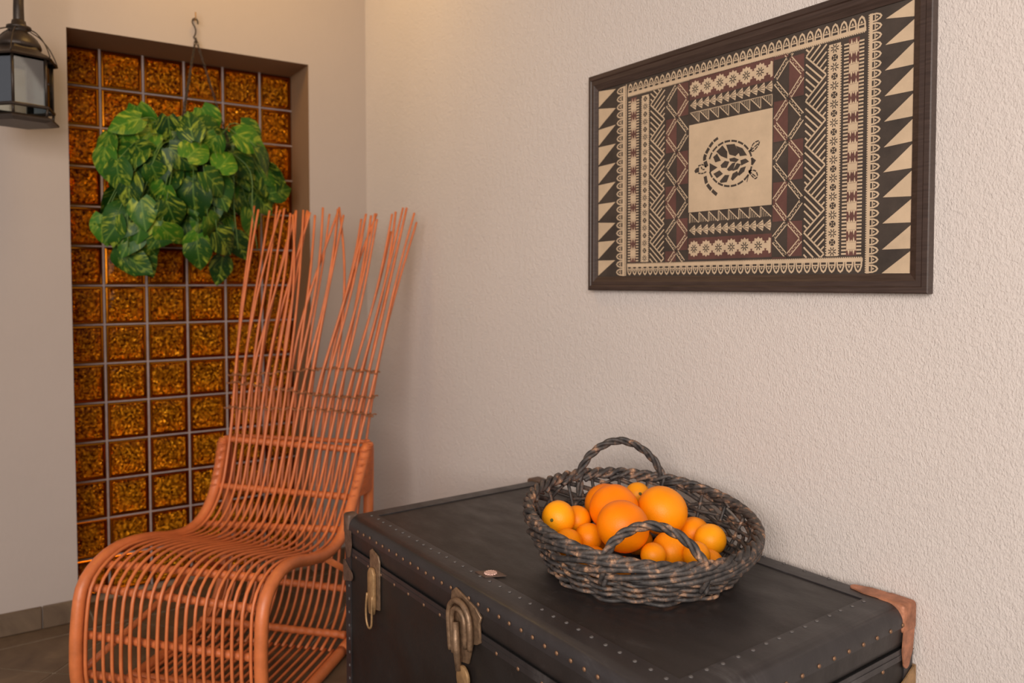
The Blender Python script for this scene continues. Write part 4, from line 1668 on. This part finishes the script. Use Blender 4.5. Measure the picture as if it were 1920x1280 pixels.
# roof: flared hexagonal skirt under a bell dome
hexring([(0.100, 0.182), (0.105, 0.186), (0.093, 0.194), (0.077, 0.202), (0.064, 0.211), (0.056, 0.222)], 'roof_skirt', M_IRON, lan, capb=False)
mb = MB()
mb.lathe([(0.054, 0.218), (0.058, 0.223), (0.055, 0.234), (0.046, 0.249), (0.034, 0.261), (0.024, 0.267), (0.020, 0.272), (0.032, 0.277), (0.032, 0.283), (0.020, 0.288), (0.018, 0.300), (0.012, 0.304)], 24)
mb.build('dome', M_IRON, lan)
for k in range(6):
    mb = MB()
    mb.tube(spline([hexa(k, 0.030, 0.275), hexa(k, 0.056, 0.262), hexa(k, 0.080, 0.236), hexa(k, 0.094, 0.210), hexa(k, 0.101, 0.190)], 14), 0.0018 if k != 3 else 0.006, 6)
    mb.build('roof_scroll', M_IRON, lan)
mb = MB()
wallp = lw(0.0, -1.150, 2.10) - LC
wp2 = lw(0.05, -1.150, 2.12) - LC
mb.tube(spline([(0, 0, .295), (0.002, 0, .34), (-.004, .002, .40), (0.004, 0, .47), (-0.01, .004, .54), (-0.06, .01, .585), tuple(wp2), tuple(wallp)], 40), [0.015 - 0.003 * sin(i / 39 * pi) for i in range(40)], 10)
mb.build('arm', M_IRON, lan)
mb = MB()
mb.lathe([(0.05, 0), (0.055, 0.004), (0.04, 0.014), (0.02, 0.018)], 20)
bp_ = mb.build('back_plate', M_IRON, lan, loc=wallp)
bp_.rotation_euler = (0, pi / 2, -PHI)

# ---------------------------------------------------------------- hanging plant
PC = lw(0.015, -0.643, 0)
plant = empty('hanging_pothos', (PC.x, PC.y, 1.50))
tag(plant, 'lush variegated green pothos hanging on chains in front of the amber window', 'plant')
plant.rotation_euler = (0, 0, -PHI)


def pl_(x, y_, z):      # wall-axis coordinates (x out of wall, y along) -> plant local
    return Vector((x - 0.015, y_ + 0.643, z - 1.50))


mb = MB()
mb.lathe([(0.075, -0.02), (0.082, -0.018), (0.108, 0.095), (0.116, 0.097), (0.116, 0.108), (0.106, 0.108), (0.100, 0.090), (0.02, 0.088)], 28)
mb.build('pot', M_POT, plant)
mb = MB()
mb.lathe([(0.100, 0.088), (0.06, 0.094), (0.002, 0.096)], 20, capb=False)
mb.build('soil', M_SOIL, plant)
top = pl_(0.032, -0.642, 1.972)
for a_ in (80, 200, 320):
    rim = Vector((0.112 * cos(radians(a_)), 0.112 * sin(radians(a_)), 0.108))
    mb = MB()
    L_ = (rim - top).length
    nl = int(L_ / 0.0125)
    d = (rim - top).normalized()
    s1 = d.orthogonal().normalized()
    s2_ = d.cross(s1)
    for i in range(nl):
        c_ = top.lerp(rim, (i + .5) / nl)
        sd = s1 if i % 2 else s2_
        pts = [c_ + d * 0.0085 * cos(2 * pi * q / 8) + sd * 0.0034 * sin(2 * pi * q / 8) for q in range(8)]
        mb.tube(pts, 0.0013, 4, closed=True)
    mb.build('chain', M_CHAIN, plant)
mb = MB()
hk = [(0.030, -0.642, 1.968), (0.030, -0.648, 1.974), (0.030, -0.643, 1.985), (0.030, -0.6415, 2.000), (0.030, -0.645, 2.012), (0.030, -0.652, 2.024), (0.030, -0.650, 2.036), (0.030, -0.642, 2.040), (0.030, -0.635, 2.034), (0.030, -0.634, 2.022)]
mb.tube([pl_(*p) for p in spline(hk, 40)], 0.0026, 6)
mb.build('hook', M_CHAIN, plant)
mb = MB()
wk = [(-0.004, -0.642, 2.043), (0.018, -0.642, 2.041), (0.030, -0.642, 2.0355), (0.036, -0.642, 2.046), (0.034, -0.642, 2.060)]
mb.tube([p for p in spline(wk, 16)], 0.0026, 6)
wh = mb.build('wall_hook', M_BRASS)
wh.rotation_euler = (0, 0, -PHI)
tag(wh, 'small screw-in metal hook in the wall above the amber window, holding the plant', 'hook')


# leaf: heart shape in its own XY plane, base at origin, tip along +X (unit length), midrib fold, drooping tip
def leaf_mesh(seed, width=0.84, droop=0.35, fold=0.22):
    r_ = random.Random(seed)
    nu, nv = 10, 6
    vs, fs = [], []
    hw = lambda t: width / 2 * (math.sin(pi * min(max(t, 0), 1) ** 0.62)) ** 0.85 if t < 1 else 0.0
    for i in range(nu + 1):
        t = i / nu
        for j in range(-nv // 2, nv // 2 + 1):
            s_ = j / (nv / 2)
            wv = hw(t) * s_
            back = 0.13 * abs(s_) ** 1.2 * max(0, 1 - t * 3.2)      # heart lobes behind the stalk
            x = t - back
            if i == 0:
                wv = 0.20 * width * s_
                x = -0.13 * abs(s_)
            z = -droop * t * t + fold * abs(wv) * (1 - 0.6 * t) - 0.28 * (abs(s_) ** 3) * hw(t) * 0.55 + 0.02 * sin(t * 9 + seed) * s_
            vs.append((x, wv, z))
    m_ = nv + 1
    for i in range(nu):
        for j in range(nv):
            a0 = i * m_ + j
            fs.append((a0, a0 + 1, a0 + m_ + 1, a0 + m_))
    me = bpy.data.meshes.new('leaf')
    me.from_pydata(vs, [], fs)
    me.materials.append(M_LEAF)
    me.polygons.foreach_set('use_smooth', [True] * len(me.polygons))
    me.update()
    return me


LM = [leaf_mesh(i, 0.84 + 0.07 * (i % 3), 0.20 + 0.12 * (i % 4), 0.16 + 0.05 * (i % 2)) for i in range(6)]
UY, UZ = 0.00177, 0.00185


def from_px(u_, v_, x):
    return pl_(x, -0.643 + (u_ - 370) * UY * (1 - (x - 0.04) * 0.33), 1.476 - (v_ - 340) * UZ * (1 - (x - 0.04) * 0.33))


stems = MB()


def add_leaf(base, tip, facing, scale=None, roll=0.0, seed=0):
    L_ = (tip - base)
    ln = L_.length
    xx = L_.normalized()
    zz = facing - xx * facing.dot(xx)
    if zz.length < 1e-4:
        zz = Vector((1, 0, 0))
    zz.normalize()
    yy = zz.cross(xx)
    rot = Matrix((xx, yy, zz)).transposed().to_4x4() @ Matrix.Rotation(roll, 4, 'X')
    o = bpy.data.objects.new('leaf', LM[seed % 6])
    o.parent = plant
    o.matrix_local = Matrix.Translation(base) @ rot @ Matrix.Scale(ln, 4)
    COL.objects.link(o)
    # stalk back to the crown
    root = Vector((base.x * 0.35, base.y * 0.45, 0.10))
    mid = base.lerp(root, 0.45) + Vector((0.01, 0, 0.035))
    stems.tube(spline([root, mid, base], 8), 0.0016, 4)


k25 = 1 / 2.56
FRONT = [((370, 490), (425, 640)), ((290, 590), (285, 755)), ((250, 765), (240, 880)), ((310, 825), (258, 965)), ((345, 935), (350, 1065)), ((345, 1090), (425, 1185)), ((255, 1010), (225, 1130)),
         ((470, 690), (565, 770)), ((575, 855), (570, 1020)), ((690, 615), (640, 720)), ((760, 830), (640, 975)), ((815, 705), (900, 825)), ((930, 850), (1000, 925)), ((970, 740), (1070, 765)),
         ((450, 945), (500, 1055)), ((620, 560), (770, 600)), ((800, 590), (950, 640)), ((690, 1080), (770, 1165)), ((765, 1175), (755, 1245)), ((600, 1120), (610, 1215)), ((450, 870), (430, 930)),
         ((390, 780), (430, 860)), ((640, 480), (680, 540)), ((540, 740), (590, 690)), ((480, 540), (500, 660)), ((620, 800), (700, 870)), ((830, 540), (920, 600)), ((900, 650), (965, 710)),
         ((580, 650), (560, 560)), ((780, 980), (740, 1050)), ((820, 1060), (870, 1150)), ((430, 1060), (480, 1110)), ((900, 930), (930, 1010)), ((1010, 850), (1075, 830)), ((300, 1180), (340, 1220)), ((240, 640), (200, 760)),
         ((330, 690), (400, 740)), ((700, 780), (760, 700)), ((850, 860), (900, 900)), ((640, 1010), (690, 1080)), ((360, 560), (250, 600)), ((990, 780), (1040, 900)),
         ((205, 1000), (215, 1125)), ((200, 1040), (265, 1130)), ((290, 1150), (305, 1220)), ((605, 1090), (590, 1190)), ((215, 700), (205, 800)), ((350, 1150), (385, 1225))]
cu_, cv_ = 370, 345
for i, (a_, b_) in enumerate(FRONT):
    u0, v0 = 120 + a_[0] * k25, 20 + a_[1] * k25
    u1, v1 = 120 + b_[0] * k25, 20 + b_[1] * k25
    rho = min(math.hypot((u0 - cu_) / 180, (v0 - cv_) / 160), 1)
    xf = 0.035 + 0.15 * math.sqrt(max(1 - rho * rho, 0)) + rnd.uniform(-.01, .02)
    if u0 > 400 and v0 > 290:
        xf = min(xf, 0.0)
    base = from_px(u0, v0, xf)
    tip = from_px(u1, v1, xf + (rnd.uniform(-0.03, 0.03) if u0 < 400 else 0))
    ex = (tip - base).length
    want = max(ex * 1.1, 0.105)
    tip = base + (tip - base).normalized() * want
    fc = Vector((1, (u0 - cu_) / 300 - 0.25, 0.35 + rnd.uniform(-.2, .3)))
    add_leaf(base, tip, fc, seed=i, roll=rnd.uniform(-.3, .3))
OUT = [(215, 240), (250, 222), (300, 225), (345, 220), (380, 212), (440, 232), (485, 268), (520, 325), (520, 360), (465, 385), (440, 430), (420, 470), (385, 455), (352, 470), (330, 430), (285, 440), (260, 480), (232, 468), (205, 430), (212, 370), (206, 300)]


def inside(u_, v_):
    c_ = False
    for i in range(len(OUT)):
        (x1, y1), (x2, y2) = OUT[i], OUT[i - 1]
        if (y1 > v_) != (y2 > v_) and u_ < (x2 - x1) * (v_ - y1) / (y2 - y1) + x1:
            c_ = not c_
    return c_


cnt, tries = 0, 0
while cnt < 95 and tries < 4000:
    tries += 1
    u0, v0 = rnd.uniform(200, 525), rnd.uniform(210, 460)
    if not inside(u0, v0):
        continue
    rho = min(math.hypot((u0 - cu_) / 180, (v0 - cv_) / 160), 1)
    hemi = math.sqrt(max(1 - rho * rho, 0))
    back = rnd.random() < 0.45
    xf = 0.03 - 0.10 * hemi * rnd.random() if back else 0.03 + 0.12 * hemi * rnd.uniform(0.2, 1.0)
    if u0 > 400 and v0 > 290:
        xf = min(xf, -0.01)
    base = from_px(u0, v0, xf)
    dirv = Vector((0.25 * (-1 if back else 1), (u0 - cu_) / 160 + rnd.uniform(-.5, .5), -0.8 + rnd.uniform(-.3, .5) - max((v0 - 330) / 200, 0)))
    dirv.normalize()
    ln = rnd.uniform(0.10, 0.145) * (0.8 if v0 > 400 else 1)
    tip = base + dirv * ln
    tu, tv = 370 + tip.y / UY, 340 - (tip.z + 1.50 - 1.476) / UZ
    if tv > 512 or tu < 188 or tu > 548:
        continue
    if not inside(min(max(tu, 215), 515), min(tv - 22, 470)):
        continue
    fc = Vector((-1 if back else 1, (u0 - cu_) / 200, 0.5 + rnd.uniform(-.3, .3)))
    add_leaf(base, tip, fc, seed=cnt, roll=rnd.uniform(-.5, .5))
    cnt += 1
for a_ in range(5):      # hanging vines
    y0 = (-0.22, -0.12, 0.02, 0.10, 0.16)[a_]
    stems.tube(spline([(0.05, y0 * .5, .10), (0.09, y0, .02), (0.09, y0 * 1.05, -.12), (0.08, y0 * 1.1 + .01, -.26)], 14), 0.002, 4)
stems.build('stems', M_STEM, plant)
